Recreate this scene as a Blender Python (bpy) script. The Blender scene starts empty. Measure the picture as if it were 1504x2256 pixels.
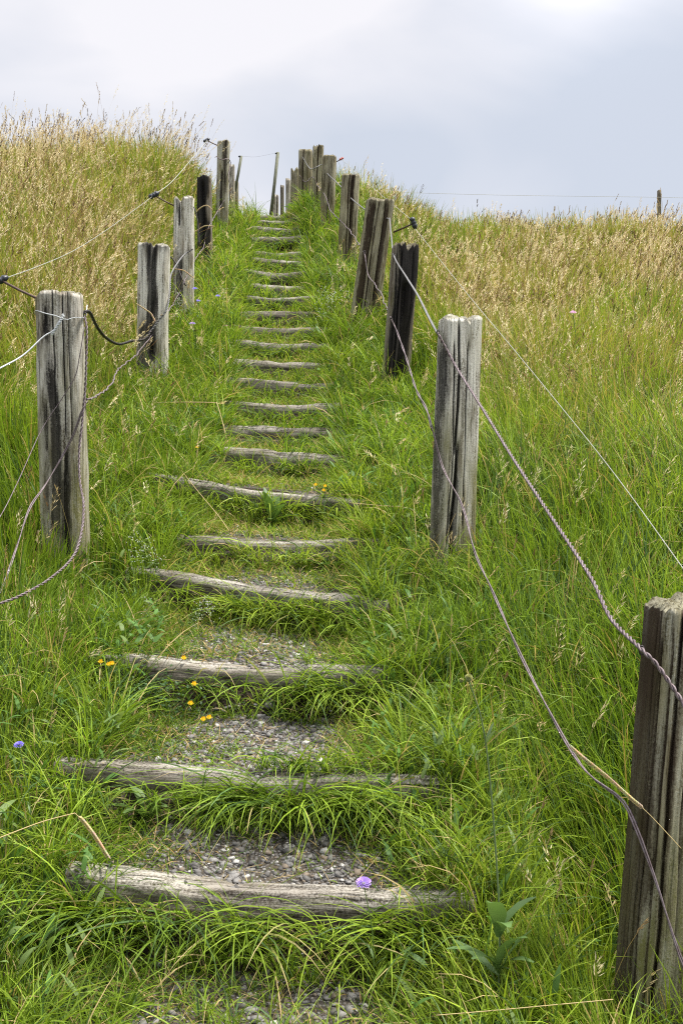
import bpy, math, random
import numpy as np
from mathutils import Vector, Matrix

# ------------------------------------------------------------------ camera, world, sun, exposure
sc = bpy.context.scene
col = sc.collection
R = math.radians
F, CX, CY = 2400.0, 752.0, 1128.0          # focal length and centre of the 1504 x 2256 frame
PITCH = math.atan2(128.0, F)               # the camera looks a little downhill
CAMZ = 1.5

cd = bpy.data.cameras.new('camera')
cd.sensor_fit = 'HORIZONTAL'; cd.sensor_width = 36.0; cd.lens = 36.0 * F / 1504.0
cd.clip_start = 0.05; cd.clip_end = 2000
cam = bpy.data.objects.new('camera', cd); col.objects.link(cam)
cam.location = (0, 0, CAMZ); cam.rotation_euler = (R(90) - PITCH, 0, 0)
sc.camera = cam

SUN_EL, SUN_AZ = R(64), R(88)              # azimuth to the right of the view direction
world = bpy.data.worlds.new('World'); sc.world = world
world.use_nodes = True
wt = world.node_tree; wn = wt.nodes; wl = wt.links
for n in list(wn): wn.remove(n)
def wnode(t, **k):
    n = wn.new(t)
    for a, v in k.items(): setattr(n, a, v)
    return n
def wmath(op, a, b=None, clamp=False):
    n = wnode('ShaderNodeMath', operation=op, use_clamp=clamp)
    for i, v in enumerate((a, b)):
        if v is None: continue
        if isinstance(v, (int, float)): n.inputs[i].default_value = v
        else: wl.new(v, n.inputs[i])
    return n.outputs[0]
def sky_dir(az, el): return (math.sin(R(az)) * math.cos(R(el)), math.cos(R(az)) * math.cos(R(el)), math.sin(R(el)))
sky = wnode('ShaderNodeTexSky', sky_type='NISHITA', sun_disc=False, sun_elevation=SUN_EL, sun_rotation=SUN_AZ, air_density=1.0, dust_density=2.0)
tc = wnode('ShaderNodeTexCoord')
sep = wnode('ShaderNodeSeparateXYZ'); wl.new(tc.outputs['Generated'], sep.inputs[0])
mp = wnode('ShaderNodeMapping'); mp.inputs['Scale'].default_value = (1.7, 1.7, 3.4); mp.inputs['Location'].default_value = (3.1, 0.4, 0.35)
mp.inputs['Rotation'].default_value = (0, R(14), 0)
wl.new(tc.outputs['Generated'], mp.inputs[0])
nz = wnode('ShaderNodeTexNoise'); nz.inputs['Scale'].default_value = 1.5; nz.inputs['Detail'].default_value = 5; nz.inputs['Roughness'].default_value = 0.45; nz.inputs['Distortion'].default_value = 0.5
wl.new(mp.outputs[0], nz.inputs['Vector'])
ramp = wnode('ShaderNodeValToRGB')
ramp.color_ramp.elements[0].position = 0.37; ramp.color_ramp.elements[0].color = (4.55, 4.9, 5.6, 1)
ramp.color_ramp.elements[1].position = 0.62; ramp.color_ramp.elements[1].color = (6.7, 6.6, 6.85, 1)
e = ramp.color_ramp.elements.new(0.50); e.color = (5.6, 5.72, 6.2, 1)
def lobe(az, el, p, amt):
    v = wnode('ShaderNodeVectorMath', operation='DOT_PRODUCT'); wl.new(tc.outputs['Generated'], v.inputs[0]); v.inputs[1].default_value = sky_dir(az, el)
    return wmath('MULTIPLY', wmath('POWER', wmath('MAXIMUM', v.outputs['Value'], 0.0), p), amt)
# broad cloud masses: a grey bank to the right, thinner brighter cloud to the left
dens = nz.outputs['Fac']
for q in ((11, 15.5, 110, -0.095), (1, 13.5, 420, -0.06), (-9, 19, 90, 0.055), (12.0, 23, 500, 0.14), (6.5, 14.0, 900, 0.05)):
    dens = wmath('ADD', dens, lobe(*q))
wl.new(dens, ramp.inputs[0])
# a thin cloud deck is brightest round the hidden sun and overhead
sd = sky_dir(12.5, 24.5)
vdot = wnode('ShaderNodeVectorMath', operation='DOT_PRODUCT'); wl.new(tc.outputs['Generated'], vdot.inputs[0]); vdot.inputs[1].default_value = sd
glow = wmath('MULTIPLY', wmath('MULTIPLY', wmath('POWER', wmath('MAXIMUM', vdot.outputs['Value'], 0.0), 300.0), 0.30), wmath('MULTIPLY', nz.outputs['Fac'], 1.6))
zen = wmath('MULTIPLY', wmath('SMOOTH_MIN', wmath('MAXIMUM', wmath('SUBTRACT', sep.outputs['Z'], 0.42), 0.0), 0.5), 4.5)
gain = wmath('ADD', wmath('ADD', 1.0, glow), zen)
vm = wnode('ShaderNodeVectorMath', operation='SCALE'); wl.new(ramp.outputs[0], vm.inputs[0]); wl.new(gain, vm.inputs['Scale'])
mix = wnode('ShaderNodeMix', data_type='RGBA'); mix.inputs[0].default_value = 0.93
wl.new(sky.outputs[0], mix.inputs[6]); wl.new(vm.outputs[0], mix.inputs[7])
bg = wnode('ShaderNodeBackground'); bg.inputs['Strength'].default_value = 0.082
wl.new(mix.outputs[2], bg.inputs['Color'])
wo = wnode('ShaderNodeOutputWorld'); wl.new(bg.outputs[0], wo.inputs[0])

sl = bpy.data.lights.new('sun', 'SUN'); sl.energy = 4.6; sl.angle = R(7); sl.color = (1, 0.96, 0.88)
so = bpy.data.objects.new('sun', sl); col.objects.link(so)
sv = Vector((math.sin(SUN_AZ) * math.cos(SUN_EL), math.cos(SUN_AZ) * math.cos(SUN_EL), math.sin(SUN_EL)))
so.rotation_euler = (-sv).to_track_quat('-Z', 'Y').to_euler(); so.location = sv * 50

sc.view_settings.view_transform = 'Standard'; sc.view_settings.look = 'None'
sc.view_settings.exposure = 0.84; sc.view_settings.gamma = 1; sc.view_settings.use_curve_mapping = False
sc.render.film_transparent = False
sc.cycles.use_denoising = False; sc.cycles.filter_width = 1.15
sc.cycles.max_bounces = 6; sc.cycles.diffuse_bounces = 3; sc.cycles.transmission_bounces = 4; sc.cycles.glossy_bounces = 2

# ------------------------------------------------------------------ helpers
rng = np.random.default_rng(7)
random.seed(5)
def at(px, py, d):
    """the point at depth d (metres in front of the camera) that the photograph shows at pixel px, py"""
    xr = (px - CX) / F; yr = (CY - py) / F
    c, s = math.cos(PITCH), math.sin(PITCH)
    dx, dy, dz = xr, c + yr * s, -s + yr * c
    k = d / dy
    return Vector((dx * k, d, CAMZ + dz * k))

def sstep(a, b, x):
    t = np.clip((np.asarray(x, float) - a) / (b - a), 0, 1); return t * t * (3 - 2 * t)

def vnoise(x, y, seed=0):
    x = np.asarray(x, float); y = np.asarray(y, float)
    xi = np.floor(x).astype(np.int64); yi = np.floor(y).astype(np.int64)
    fx = x - xi; fy = y - yi; fx = fx * fx * (3 - 2 * fx); fy = fy * fy * (3 - 2 * fy)
    def h(a, b):
        n = (a * 374761393 + b * 668265263 + seed * 974711) & 0x7fffffff
        n = ((n ^ (n >> 13)) * 1274126177) & 0x7fffffff
        return ((n ^ (n >> 16)) & 0xffff) / 65535.0
    return (h(xi, yi) * (1 - fx) + h(xi + 1, yi) * fx) * (1 - fy) + (h(xi, yi + 1) * (1 - fx) + h(xi + 1, yi + 1) * fx) * fy

def link(name, me, mat=None, parent=None):
    o = bpy.data.objects.new(name, me); col.objects.link(o)
    if mat is not None: me.materials.append(mat)
    if parent is not None: o.parent = parent
    return o

def tag(o, label=None, cat=None, group=None, kind=None):
    if label: o['label'] = label
    if cat: o['category'] = cat
    if group: o['group'] = group
    if kind: o['kind'] = kind
    return o

def empty(name, loc, label, cat, group=None):
    o = bpy.data.objects.new(name, None); col.objects.link(o); o.location = loc; o.empty_display_size = 0.05
    return tag(o, label, cat, group)

def array_mesh(name, V, Q, colr=None, smooth=False, attr='Col'):
    """V (n,3), Q (m,4) quads as numpy arrays"""
    me = bpy.data.meshes.new(name)
    V = np.ascontiguousarray(V, np.float32); Q = np.ascontiguousarray(Q, np.int32)
    me.vertices.add(len(V)); me.vertices.foreach_set('co', V.ravel())
    k = Q.shape[1]
    me.loops.add(len(Q) * k); me.loops.foreach_set('vertex_index', Q.ravel())
    me.polygons.add(len(Q)); me.polygons.foreach_set('loop_start', np.arange(0, len(Q) * k, k, dtype=np.int32))
    if smooth: me.polygons.foreach_set('use_smooth', np.ones(len(Q), bool))
    if colr is not None:
        a = me.attributes.new(attr, 'FLOAT_COLOR', 'POINT')
        c4 = np.ones((len(V), 4), np.float32); c4[:, :3] = colr
        a.data.foreach_set('color', c4.ravel())
    me.update(calc_edges=True)
    return me

class Bag:
    """collects vertices and faces of one mesh"""
    def __init__(s): s.v = []; s.f = []; s.c = []
    def add(s, V, Fc, c=None):
        b = len(s.v); s.v += [tuple(p) for p in V]; s.f += [tuple(i + b for i in f) for f in Fc]
        s.c += [c if c is not None else (1, 1, 1)] * len(V)
    def build(s, name, mat, parent=None, smooth=True, origin=(0, 0, 0)):
        o = Vector(origin)
        me = bpy.data.meshes.new(name); me.from_pydata([tuple(Vector(p) - o) for p in s.v], [], s.f)
        a = me.attributes.new('Col', 'FLOAT_COLOR', 'POINT')
        c4 = np.ones((len(s.v), 4), np.float32)
        if s.c: c4[:, :3] = np.array(s.c)
        a.data.foreach_set('color', c4.ravel())
        if smooth: me.polygons.foreach_set('use_smooth', np.ones(len(s.f), bool))
        me.update()
        ob = link(name, me, mat, parent)
        if parent is None: ob.location = o
        return ob

def catmull(P, n=10):
    P = [Vector(p) for p in P]
    if len(P) < 3:
        return [P[0].lerp(P[1], i / n) for i in range(n + 1)]
    out = []
    Q = [P[0] * 2 - P[1]] + P + [P[-1] * 2 - P[-2]]
    for i in range(1, len(Q) - 2):
        a, b, c, d = Q[i - 1], Q[i], Q[i + 1], Q[i + 2]
        for k in range(n):
            t = k / n
            out.append(0.5 * ((2 * b) + (c - a) * t + (2 * a - 5 * b + 4 * c - d) * t * t + (3 * b - a - 3 * c + d) * t ** 3))
    out.append(P[-1]); return out

def frames(P):
    T = []
    for i in range(len(P)):
        t = P[min(i + 1, len(P) - 1)] - P[max(i - 1, 0)]
        T.append(t.normalized() if t.length > 1e-9 else Vector((0, 0, 1)))
    up = Vector((0, 0, 1)) if abs(T[0].z) < 0.9 else Vector((1, 0, 0))
    n = (up - T[0] * up.dot(T[0])).normalized(); fr = []
    for t in T:
        n = n - t * n.dot(t)
        n = n.normalized() if n.length > 1e-6 else t.orthogonal().normalized()
        fr.append((t, n, t.cross(n)))
    return fr

def tube(bag, P, r, sides=6, c=None):
    fr = frames(P); V = []; Fc = []
    for i, (p, (t, n, b)) in enumerate(zip(P, fr)):
        rr = r[i] if isinstance(r, (list, tuple)) else r
        for k in range(sides):
            a = 2 * math.pi * k / sides
            V.append(p + (n * math.cos(a) + b * math.sin(a)) * rr)
    for i in range(len(P) - 1):
        for k in range(sides):
            k2 = (k + 1) % sides
            Fc.append((i * sides + k, i * sides + k2, (i + 1) * sides + k2, (i + 1) * sides + k))
    Fc.append(tuple(range(sides))[::-1]); Fc.append(tuple((len(P) - 1) * sides + k for k in range(sides)))
    bag.add(V, Fc, c)

def resample(P, step):
    out = [P[0]]; acc = 0.0
    for a, b in zip(P[:-1], P[1:]):
        L = (b - a).length
        if L < 1e-9: continue
        s = step - acc
        while s <= L:
            out.append(a.lerp(b, s / L)); s += step
        acc = L - (s - step)
    out.append(P[-1]); return out

def twisted(bag, P, r, pitch, off=None):
    """two strands wound round each other"""
    P = resample(P, pitch / 8.0); fr = frames(P); off = off or r * 0.95
    for ph in (0, math.pi):
        S = []
        for i, (p, (t, n, b)) in enumerate(zip(P, fr)):
            a = 2 * math.pi * i / 8.0 + ph
            S.append(p + (n * math.cos(a) + b * math.sin(a)) * off)
        tube(bag, S, r, 5)

# ------------------------------------------------------------------ materials
def mat_new(name):
    m = bpy.data.materials.new(name); m.use_nodes = True
    nt = m.node_tree
    for n in list(nt.nodes): nt.nodes.remove(n)
    return m, nt
class NT:
    def __init__(s, nt): s.nt = nt
    def n(s, t, inp=None, **k):
        x = s.nt.nodes.new(t)
        for a, v in k.items(): setattr(x, a, v)
        for a, v in (inp or {}).items(): s.set(x.inputs[a], v)
        return x
    def set(s, sock, v):
        if hasattr(v, 'is_linked'): s.nt.links.new(v, sock)
        elif isinstance(v, (tuple, list)) and len(v) == 3 and sock.type == 'RGBA': sock.default_value = (*v, 1)
        else: sock.default_value = v
    def mix(s, f, a, b, blend='MIX'):
        x = s.n('ShaderNodeMix', data_type='RGBA', blend_type=blend); s.set(x.inputs[0], f); s.set(x.inputs[6], a); s.set(x.inputs[7], b); return x.outputs[2]
    def math(s, op, a, b=0.0, clamp=False):
        x = s.n('ShaderNodeMath', operation=op, use_clamp=clamp); s.set(x.inputs[0], a); s.set(x.inputs[1], b); return x.outputs[0]
    def noise(s, vec, scale, detail=4, rough=0.55, dist=0.0):
        return s.n('ShaderNodeTexNoise', {'Vector': vec, 'Scale': scale, 'Detail': detail, 'Roughness': rough, 'Distortion': dist}).outputs['Fac']
    def mapr(s, v, a, b, c=0.0, d=1.0):
        x = s.n('ShaderNodeMapRange', {0: v, 1: a, 2: b, 3: c, 4: d}); x.clamp = True; return x.outputs[0]
    def mapping(s, vec, scale=(1, 1, 1), loc=(0, 0, 0)):
        return s.n('ShaderNodeMapping', {'Vector': vec, 'Scale': scale, 'Location': loc}).outputs[0]
    def attr(s, name): return s.n('ShaderNodeAttribute', attribute_name=name).outputs['Color']
    def out(s, sh):
        o = s.n('ShaderNodeOutputMaterial'); s.nt.links.new(sh, o.inputs[0])
    def bsdf(s, colr, rough=0.6, spec=0.3, metal=0.0, normal=None):
        b = s.n('ShaderNodeBsdfPrincipled', {'Base Color': colr, 'Roughness': rough, 'Metallic': metal, 'Specular IOR Level': spec})
        if normal is not None: s.nt.links.new(normal, b.inputs['Normal'])
        return b.outputs[0]
    def bump(s, h, strength=0.5, dist=0.01):
        return s.n('ShaderNodeBump', {'Height': h, 'Strength': strength, 'Distance': dist}).outputs[0]

def leaf_mat(name, rough=0.45, spec=0.3, trans=0.4, warm=(1.15, 1.15, 0.7)):
    m, nt = mat_new(name); g = NT(nt)
    c = g.attr('Col')
    p = g.bsdf(c, rough, spec)
    tcol = g.mix(1.0, c, warm, 'MULTIPLY')
    t = g.n('ShaderNodeBsdfTranslucent', {'Color': tcol}).outputs[0]
    x = g.n('ShaderNodeMixShader', {0: trans}); nt.links.new(p, x.inputs[1]); nt.links.new(t, x.inputs[2])
    g.out(x.outputs[0]); return m
M_GRASS = leaf_mat('grass_blade', 0.5, 0.18, 0.34)
M_DRY = leaf_mat('dry_straw', 0.7, 0.15, 0.3, (1.05, 1.0, 0.85))
M_PETAL = leaf_mat('petal', 0.6, 0.2, 0.3, (1, 1, 1))
M_LEAF = leaf_mat('broad_leaf', 0.5, 0.3, 0.3)

def wood_mat(name, dark, mid, light, stain, pale, moss, grain=1.0):
    m, nt = mat_new(name); g = NT(nt)
    co = g.n('ShaderNodeTexCoord').outputs['Object']
    oi = g.n('ShaderNodeObjectInfo').outputs['Random']
    off = g.n('ShaderNodeCombineXYZ', {0: g.math('MULTIPLY', oi, 37.0), 1: g.math('MULTIPLY', oi, 11.0), 2: g.math('MULTIPLY', oi, 23.0)}).outputs[0]
    v = g.n('ShaderNodeVectorMath', {0: co, 1: off}, operation='ADD').outputs[0]
    gr = g.noise(g.mapping(v, (70, 70, 2.2)), 1.0, 6, 0.65, 0.3)
    fine = g.noise(g.mapping(v, (240, 240, 9)), 1.0, 3, 0.6)
    patch = g.noise(g.mapping(v, (9, 9, 2.4)), 1.0, 5, 0.6, 0.6)
    spk = g.noise(v, 130.0, 3, 0.7)
    a = g.n('ShaderNodeSeparateColor', {0: g.attr('Wear')})
    chk = g.noise(g.mapping(v, (95, 95, 1.1)), 1.0, 4, 0.6, 0.5)
    med = g.noise(g.mapping(v, (28, 28, 5.0)), 1.0, 5, 0.7, 0.8)
    base = g.mix(g.mapr(gr, 0.40, 0.54), dark, mid)
    big = g.noise(g.mapping(v, (6, 6, 2.0), (3, 7, 1)), 1.0, 4, 0.6, 1.2)
    base = g.mix(g.mapr(big, 0.50, 0.60, 0, 0.75), base, g.mix(0.5, dark, moss))
    base = g.mix(g.mapr(g.math('ADD', g.math('MULTIPLY', patch, 0.6), g.math('MULTIPLY', med, 0.6)), 0.56, 0.68), base, light)
    base = g.mix(g.mapr(fine, 0.40, 0.30, 0, 0.6), base, dark)
    base = g.mix(g.mapr(chk, 0.36, 0.31, 0, 0.95), base, stain)
    base = g.mix(g.mapr(med, 0.40, 0.28, 0, 0.7), base, dark)
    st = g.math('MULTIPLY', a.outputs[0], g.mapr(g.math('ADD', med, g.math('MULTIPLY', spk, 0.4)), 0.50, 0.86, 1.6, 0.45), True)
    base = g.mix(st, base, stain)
    pl = g.math('MULTIPLY', a.outputs[1], g.mapr(g.math('ADD', g.math('MULTIPLY', gr, 0.6), g.math('MULTIPLY', spk, 0.6)), 0.50, 0.68, 0.0, 1.0), True)
    base = g.mix(pl, base, pale)
    ms = g.math('MULTIPLY', a.outputs[2], g.mapr(g.math('ADD', patch, g.math('MULTIPLY', spk, 0.55)), 0.62, 0.92, 0.15, 1.0), True)
    base = g.mix(ms, base, moss)
    h = g.math('ADD', g.math('MULTIPLY', g.math('ADD', gr, g.math('MULTIPLY', g.mapr(chk, .34, .42), 1.2)), 1.0), g.math('ADD', g.math('MULTIPLY', fine, 0.5), g.math('MULTIPLY', spk, 0.25)))
    nrm = g.bump(h, 0.9 * grain, 0.006)
    g.out(g.bsdf(base, 0.85, 0.15, 0, nrm)); return m
GREY_PALE = (0.58, 0.56, 0.50)
W_GREY = wood_mat('weathered_grey_wood', (0.05, 0.038, 0.027), (0.235, 0.20, 0.152), (0.47, 0.44, 0.385), (0.022, 0.019, 0.018), GREY_PALE, (0.16, 0.15, 0.06))
W_BROWN = wood_mat('brown_rotten_wood', (0.028, 0.018, 0.012), (0.09, 0.068, 0.05), (0.16, 0.135, 0.105), (0.011, 0.009, 0.009), (0.33, 0.33, 0.29), (0.17, 0.15, 0.06))
W_MOSS = wood_mat('mossy_wood', (0.04, 0.03, 0.017), (0.18, 0.148, 0.085), (0.31, 0.28, 0.19), (0.034, 0.022, 0.014), (0.36, 0.35, 0.29), (0.13, 0.125, 0.045))
W_LOG = wood_mat('grey_log', (0.022, 0.017, 0.012), (0.076, 0.061, 0.045), (0.15, 0.128, 0.10), (0.016, 0.012, 0.009), (0.42, 0.39, 0.34), (0.10, 0.10, 0.04))

def metal_mat(name, c1, c2, rough=0.55, metal=0.6, scale=60):
    m, nt = mat_new(name); g = NT(nt)
    co = g.n('ShaderNodeTexCoord').outputs['Object']
    f = g.noise(co, scale, 4, 0.7)
    g.out(g.bsdf(g.mix(g.mapr(f, 0.35, 0.65), c1, c2), rough, 0.4, metal, g.bump(f, 0.3, 0.001))); return m
M_RUST = metal_mat('rusty_wire', (0.10, 0.07, 0.07), (0.20, 0.165, 0.175), 0.6, 0.35)
M_GALV = metal_mat('galvanised_wire', (0.11, 0.105, 0.105), (0.19, 0.185, 0.185), 0.65, 0.0)
M_WHITEWIRE = metal_mat('white_galvanised_wire', (0.38, 0.39, 0.40), (0.56, 0.57, 0.58), 0.55, 0.0)
M_BLACKWIRE = metal_mat('blackened_wire', (0.02, 0.018, 0.018), (0.06, 0.05, 0.05), 0.6, 0.4)
M_ROD = metal_mat('rusty_rod', (0.07, 0.045, 0.035), (0.12, 0.08, 0.06), 0.7, 0.3)
M_PLASTIC = metal_mat('black_insulator', (0.010, 0.012, 0.018), (0.022, 0.026, 0.034), 0.4, 0.0)
M_REDPLASTIC = metal_mat('red_insulator', (0.25, 0.03, 0.02), (0.32, 0.06, 0.04), 0.45, 0.0)
M_TAPE = metal_mat('electric_line', (0.24, 0.24, 0.20), (0.36, 0.36, 0.31), 0.7, 0.0)
M_POLE = metal_mat('green_grey_pole', (0.075, 0.085, 0.055), (0.15, 0.15, 0.10), 0.7, 0.2)

def ground_mat():
    m, nt = mat_new('soil'); g = NT(nt)
    co = g.n('ShaderNodeTexCoord').outputs['Object']
    a = g.n('ShaderNodeSeparateColor', {0: g.attr('Col')})
    n1 = g.noise(co, 7, 6, 0.6); n2 = g.noise(co, 60, 5, 0.65); n3 = g.noise(co, 1.6, 4, 0.5)
    vor = g.n('ShaderNodeTexVoronoi', {'Vector': co, 'Scale': 75.0}); 
    soil = g.mix(g.mapr(n2, 0.3, 0.7), (0.040, 0.031, 0.021), (0.105, 0.085, 0.06))
    turf = g.mix(g.mapr(n1, 0.3, 0.7), (0.030, 0.038, 0.012), (0.075, 0.085, 0.026))
    turf = g.mix(g.math('MULTIPLY', a.outputs[1], 0.75), turf, (0.17, 0.14, 0.055))
    peb = g.mix(g.mapr(vor.outputs['Distance'], 0.1, 0.55), g.mix(g.n('ShaderNodeSeparateColor', {0: vor.outputs['Color']}).outputs[0], (0.10, 0.092, 0.085), (0.34, 0.32, 0.30)), (0.05, 0.042, 0.034))
    pathc = g.mix(g.mapr(n1, 0.36, 0.56), soil, peb)
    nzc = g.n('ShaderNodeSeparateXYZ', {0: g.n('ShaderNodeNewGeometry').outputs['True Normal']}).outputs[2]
    pathc = g.mix(g.mapr(nzc, 0.80, 0.55), pathc, g.mix(n2, (0.016, 0.012, 0.008), (0.045, 0.034, 0.022)))      # bare earth on cut risers, darkened in colour for the shade under the logs
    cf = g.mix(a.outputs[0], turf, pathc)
    h = g.math('ADD', g.math('MULTIPLY', n2, 0.6), g.math('MULTIPLY', g.mapr(vor.outputs['Distance'], 0.0, 0.6, 1, 0), a.outputs[0]))
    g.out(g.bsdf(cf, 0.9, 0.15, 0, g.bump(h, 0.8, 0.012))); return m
M_GROUND = ground_mat()

def stone_mat():
    m, nt = mat_new('gravel_stone'); g = NT(nt)
    co = g.n('ShaderNodeTexCoord').outputs['Object']
    n = g.noise(co, 220, 4, 0.6)
    g.out(g.bsdf(g.mix(g.mapr(n, 0.3, 0.7, 0.0, 0.5), g.attr('Col'), (0.10, 0.09, 0.08)), 0.85, 0.2, 0, g.bump(n, 0.5, 0.002))); return m
M_STONE = stone_mat()

# ------------------------------------------------------------------ the stairway: log ends as the photograph shows them
#  d, yaw (left end farther), xL, yL, xR, yR, radius
LOGS = [
 (3.20, 0.00,  168, 1932, 1020, 1986, .060), (3.72, 0.02,  140, 1690,  960, 1718, .056), (4.45, 0.02,  212, 1450,  835, 1476, .055),
 (5.25, 0.20,  296, 1262,  838, 1322, .055), (5.78, 0.00,  405, 1184,  850, 1190, .052), (6.45, 0.12,  325, 1050,  795, 1102, .052),
 (7.20, 0.02,  505,  998,  765, 1006, .050), (7.90, 0.00,  495,  946,  750,  951, .050), (8.50, 0.03,  496,  887,  738,  896, .050),
 (9.10, 0.00,  506,  840,  730,  845, .050), (9.60, 0.00,  506,  797,  724,  801, .048), (10.1, 0.00,  510,  752,  716,  757, .048),
 (10.6, 0.02,  515,  719,  712,  726, .047), (11.1, -.03,  530,  692,  695,  685, .047), (11.6, 0.00,  550,  656,  690,  653, .045),
 (12.0, 0.02,  556,  630,  685,  635, .045), (12.55, .02,  544,  597,  678,  602, .045), (13.1, 0.02,  545,  571,  678,  575, .045),
 (13.5, -.02,  552,  557,  675,  555, .043), (14.1, -.04,  560,  526,  680,  518, .043), (14.5, 0.02,  560,  502,  672,  506, .043),
 (14.9, 0.00,  560,  488,  668,  485, .043), (15.3, 0.00,  560,  478,  660,  476, .042)]
LA = [at(l[2], l[3], l[0] + l[1]) for l in LOGS]; LB = [at(l[4], l[5], l[0] - l[1]) for l in LOGS]
LD = np.array([l[0] for l in LOGS])
LZ = np.array([(a.z + b.z) / 2 for a, b in zip(LA, LB)])
LX = np.array([(a.x + b.x) / 2 for a, b in zip(LA, LB)])
LH = np.array([(b.x - a.x) / 2 for a, b in zip(LA, LB)])
LS = np.array([(b.y - a.y) / (b.x - a.x) for a, b in zip(LA, LB)])
LT = np.array([(b.z - a.z) / (b.x - a.x) for a, b in zip(LA, LB)])
# smoothed centre line and half width of the path
ky = np.concatenate([[-20, 0], LD, [17, 20, 24, 40]])
kx = np.concatenate([[0.0, -.1], np.convolve(np.pad(LX, 2, 'edge'), np.ones(5) / 5, 'valid'), [-1.05, -1.35, -1.9, -4.5]])
kh = np.concatenate([[.55, .55], np.maximum(np.convolve(np.pad(LH, 2, 'edge'), np.ones(5) / 5, 'valid') - .02, .28), [.35, .35, .35, .4]])
def path_x(y): return np.interp(y, ky, kx)
def path_h(y): return np.interp(y, ky, kh)
ty, tz = [-400, -60, -10, 0, 2.3, LD[0] - .10], [-70, -14, LZ[0] - 2.6, LZ[0] - .36, LZ[0] - .26, LZ[0] - .215]
for i in range(len(LD)):
    if i: ty.append(LD[i] - .09); tz.append(min(LZ[i - 1] + .035, LZ[i] - .10))
    ty.append(LD[i] + .02); tz.append(LZ[i] - .022)
zc = LZ[-1]
ty += [16.0, 17.2, 19, 22, 27, 40, 100, 600]; tz += [zc + .06, zc + .20, zc + .34, zc + .45, zc + .40, zc - .5, zc - 9, zc - 110]
sy = [-400, -60, -10, 0, 2.3] + list(LD - .05) + [16.0, 17.2, 19, 22, 27, 40, 100, 600]
sz = [-70, -14, LZ[0] - 2.6, LZ[0] - .30, LZ[0] - .22] + list(np.convolve(np.pad(LZ, 2, 'reflect', reflect_type='odd'), np.ones(5) / 5, 'valid') - .10) + [zc + .02, zc + .20, zc + .34, zc + .45, zc + .40, zc - .5, zc - 9, zc - 110]
LPY = [0, 2.8, 5.4, 8.9, 10.8, 12.8, 14.6, 17, 19, 30]; LPX = [-1.1, -1.2, -1.39, -1.55, -1.56, -1.60, -1.58, -1.70, -1.83, -2.8]
RPY = [0, 2.9, 5.4, 8.8, 10.4, 12.4, 14.2, 15.0, 16.6, 18, 20, 24]; RPX = [.9, .82, .56, .45, .22, .06, -.17, -.33, -.54, -.76, -.95, -1.3]
def post_l(y): return np.interp(y, LPY, LPX)
def post_r(y): return np.interp(y, RPY, RPX)
def H(x, y, rough=True):
    x = np.asarray(x, float); y = np.asarray(y, float)
    u = x - path_x(y); h = path_h(y)
    sk = np.interp(y, LD, LS) * np.clip(u, -.75, .75)
    tl = np.interp(y, LD, LT) * np.clip(u, -.75, .75)
    zt = np.interp(y - sk, ty, tz) + tl
    zs = np.interp(y, sy, sz)
    w = 1 - sstep(h - .02, h + .34, np.abs(u))
    z = w * zt + (1 - w) * zs
    z = z + .07 * sstep(h, h + .35, np.abs(u)) * (1 - .5 * sstep(12, 16, y))
    dl = post_l(y) - x
    z = z + np.interp(y, [0, 3, 5.4, 8, 11, 13, 14.5, 16.5, 20, 40], [.1, .1, .12, .32, .60, .64, .60, .48, .3, 0]) * sstep(0.0, np.interp(y, [0, 9, 13], [1.7, 1.4, .75]), dl)
    dr = x - post_r(y)
    z = z + np.interp(y, [0, 9, 12, 15, 17, 21, 40], [0, 0, .06, .20, .22, .1, 0]) * sstep(-.55, .0, dr)
    z = z - .36 * sstep(-.42, .05, dr) * (1 - sstep(3.0, 5.0, y)) 
    z = z - np.interp(y, [0, 9, 13, 16.5, 22, 40], [0, 0, .42, .86, .8, .3]) * sstep(.15, 1.9, dr)
    z = z - .03 * sstep(0, 4, np.abs(x) - 2) * np.interp(y, [0, 15, 40], [0, 2, 2])
    if rough:
        z = z + (vnoise(x * 1.3, y * 1.3, 1) - .5) * .10 * sstep(.3, 1.2, np.abs(u) - h) + (vnoise(x * 6, y * 6, 2) - .5) * .025
        z = z + (vnoise(x * .21, y * .21, 3) - .5) * .35 * sstep(3, 10, np.abs(x))
    return z
def Hs(x, y): return float(H(np.array([x]), np.array([y]))[0])

# field dryness: how much of the meadow has gone to straw
def dryness(x, y):
    dl = post_l(y) - x; dr = x - post_r(y)
    L = .74 * sstep(5.6, 9.8, y) * sstep(-.05, .6, dl)
    Rr = sstep(4.3, 9.5, y) * sstep(.15, 1.1, dr)
    n = vnoise(x * .8 + 5, y * .6, 11) * .6 + vnoise(x * 2.4, y * 1.9, 12) * .4
    return np.clip((L + Rr * .85) * (.05 + 1.75 * n), 0, 1)

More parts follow.
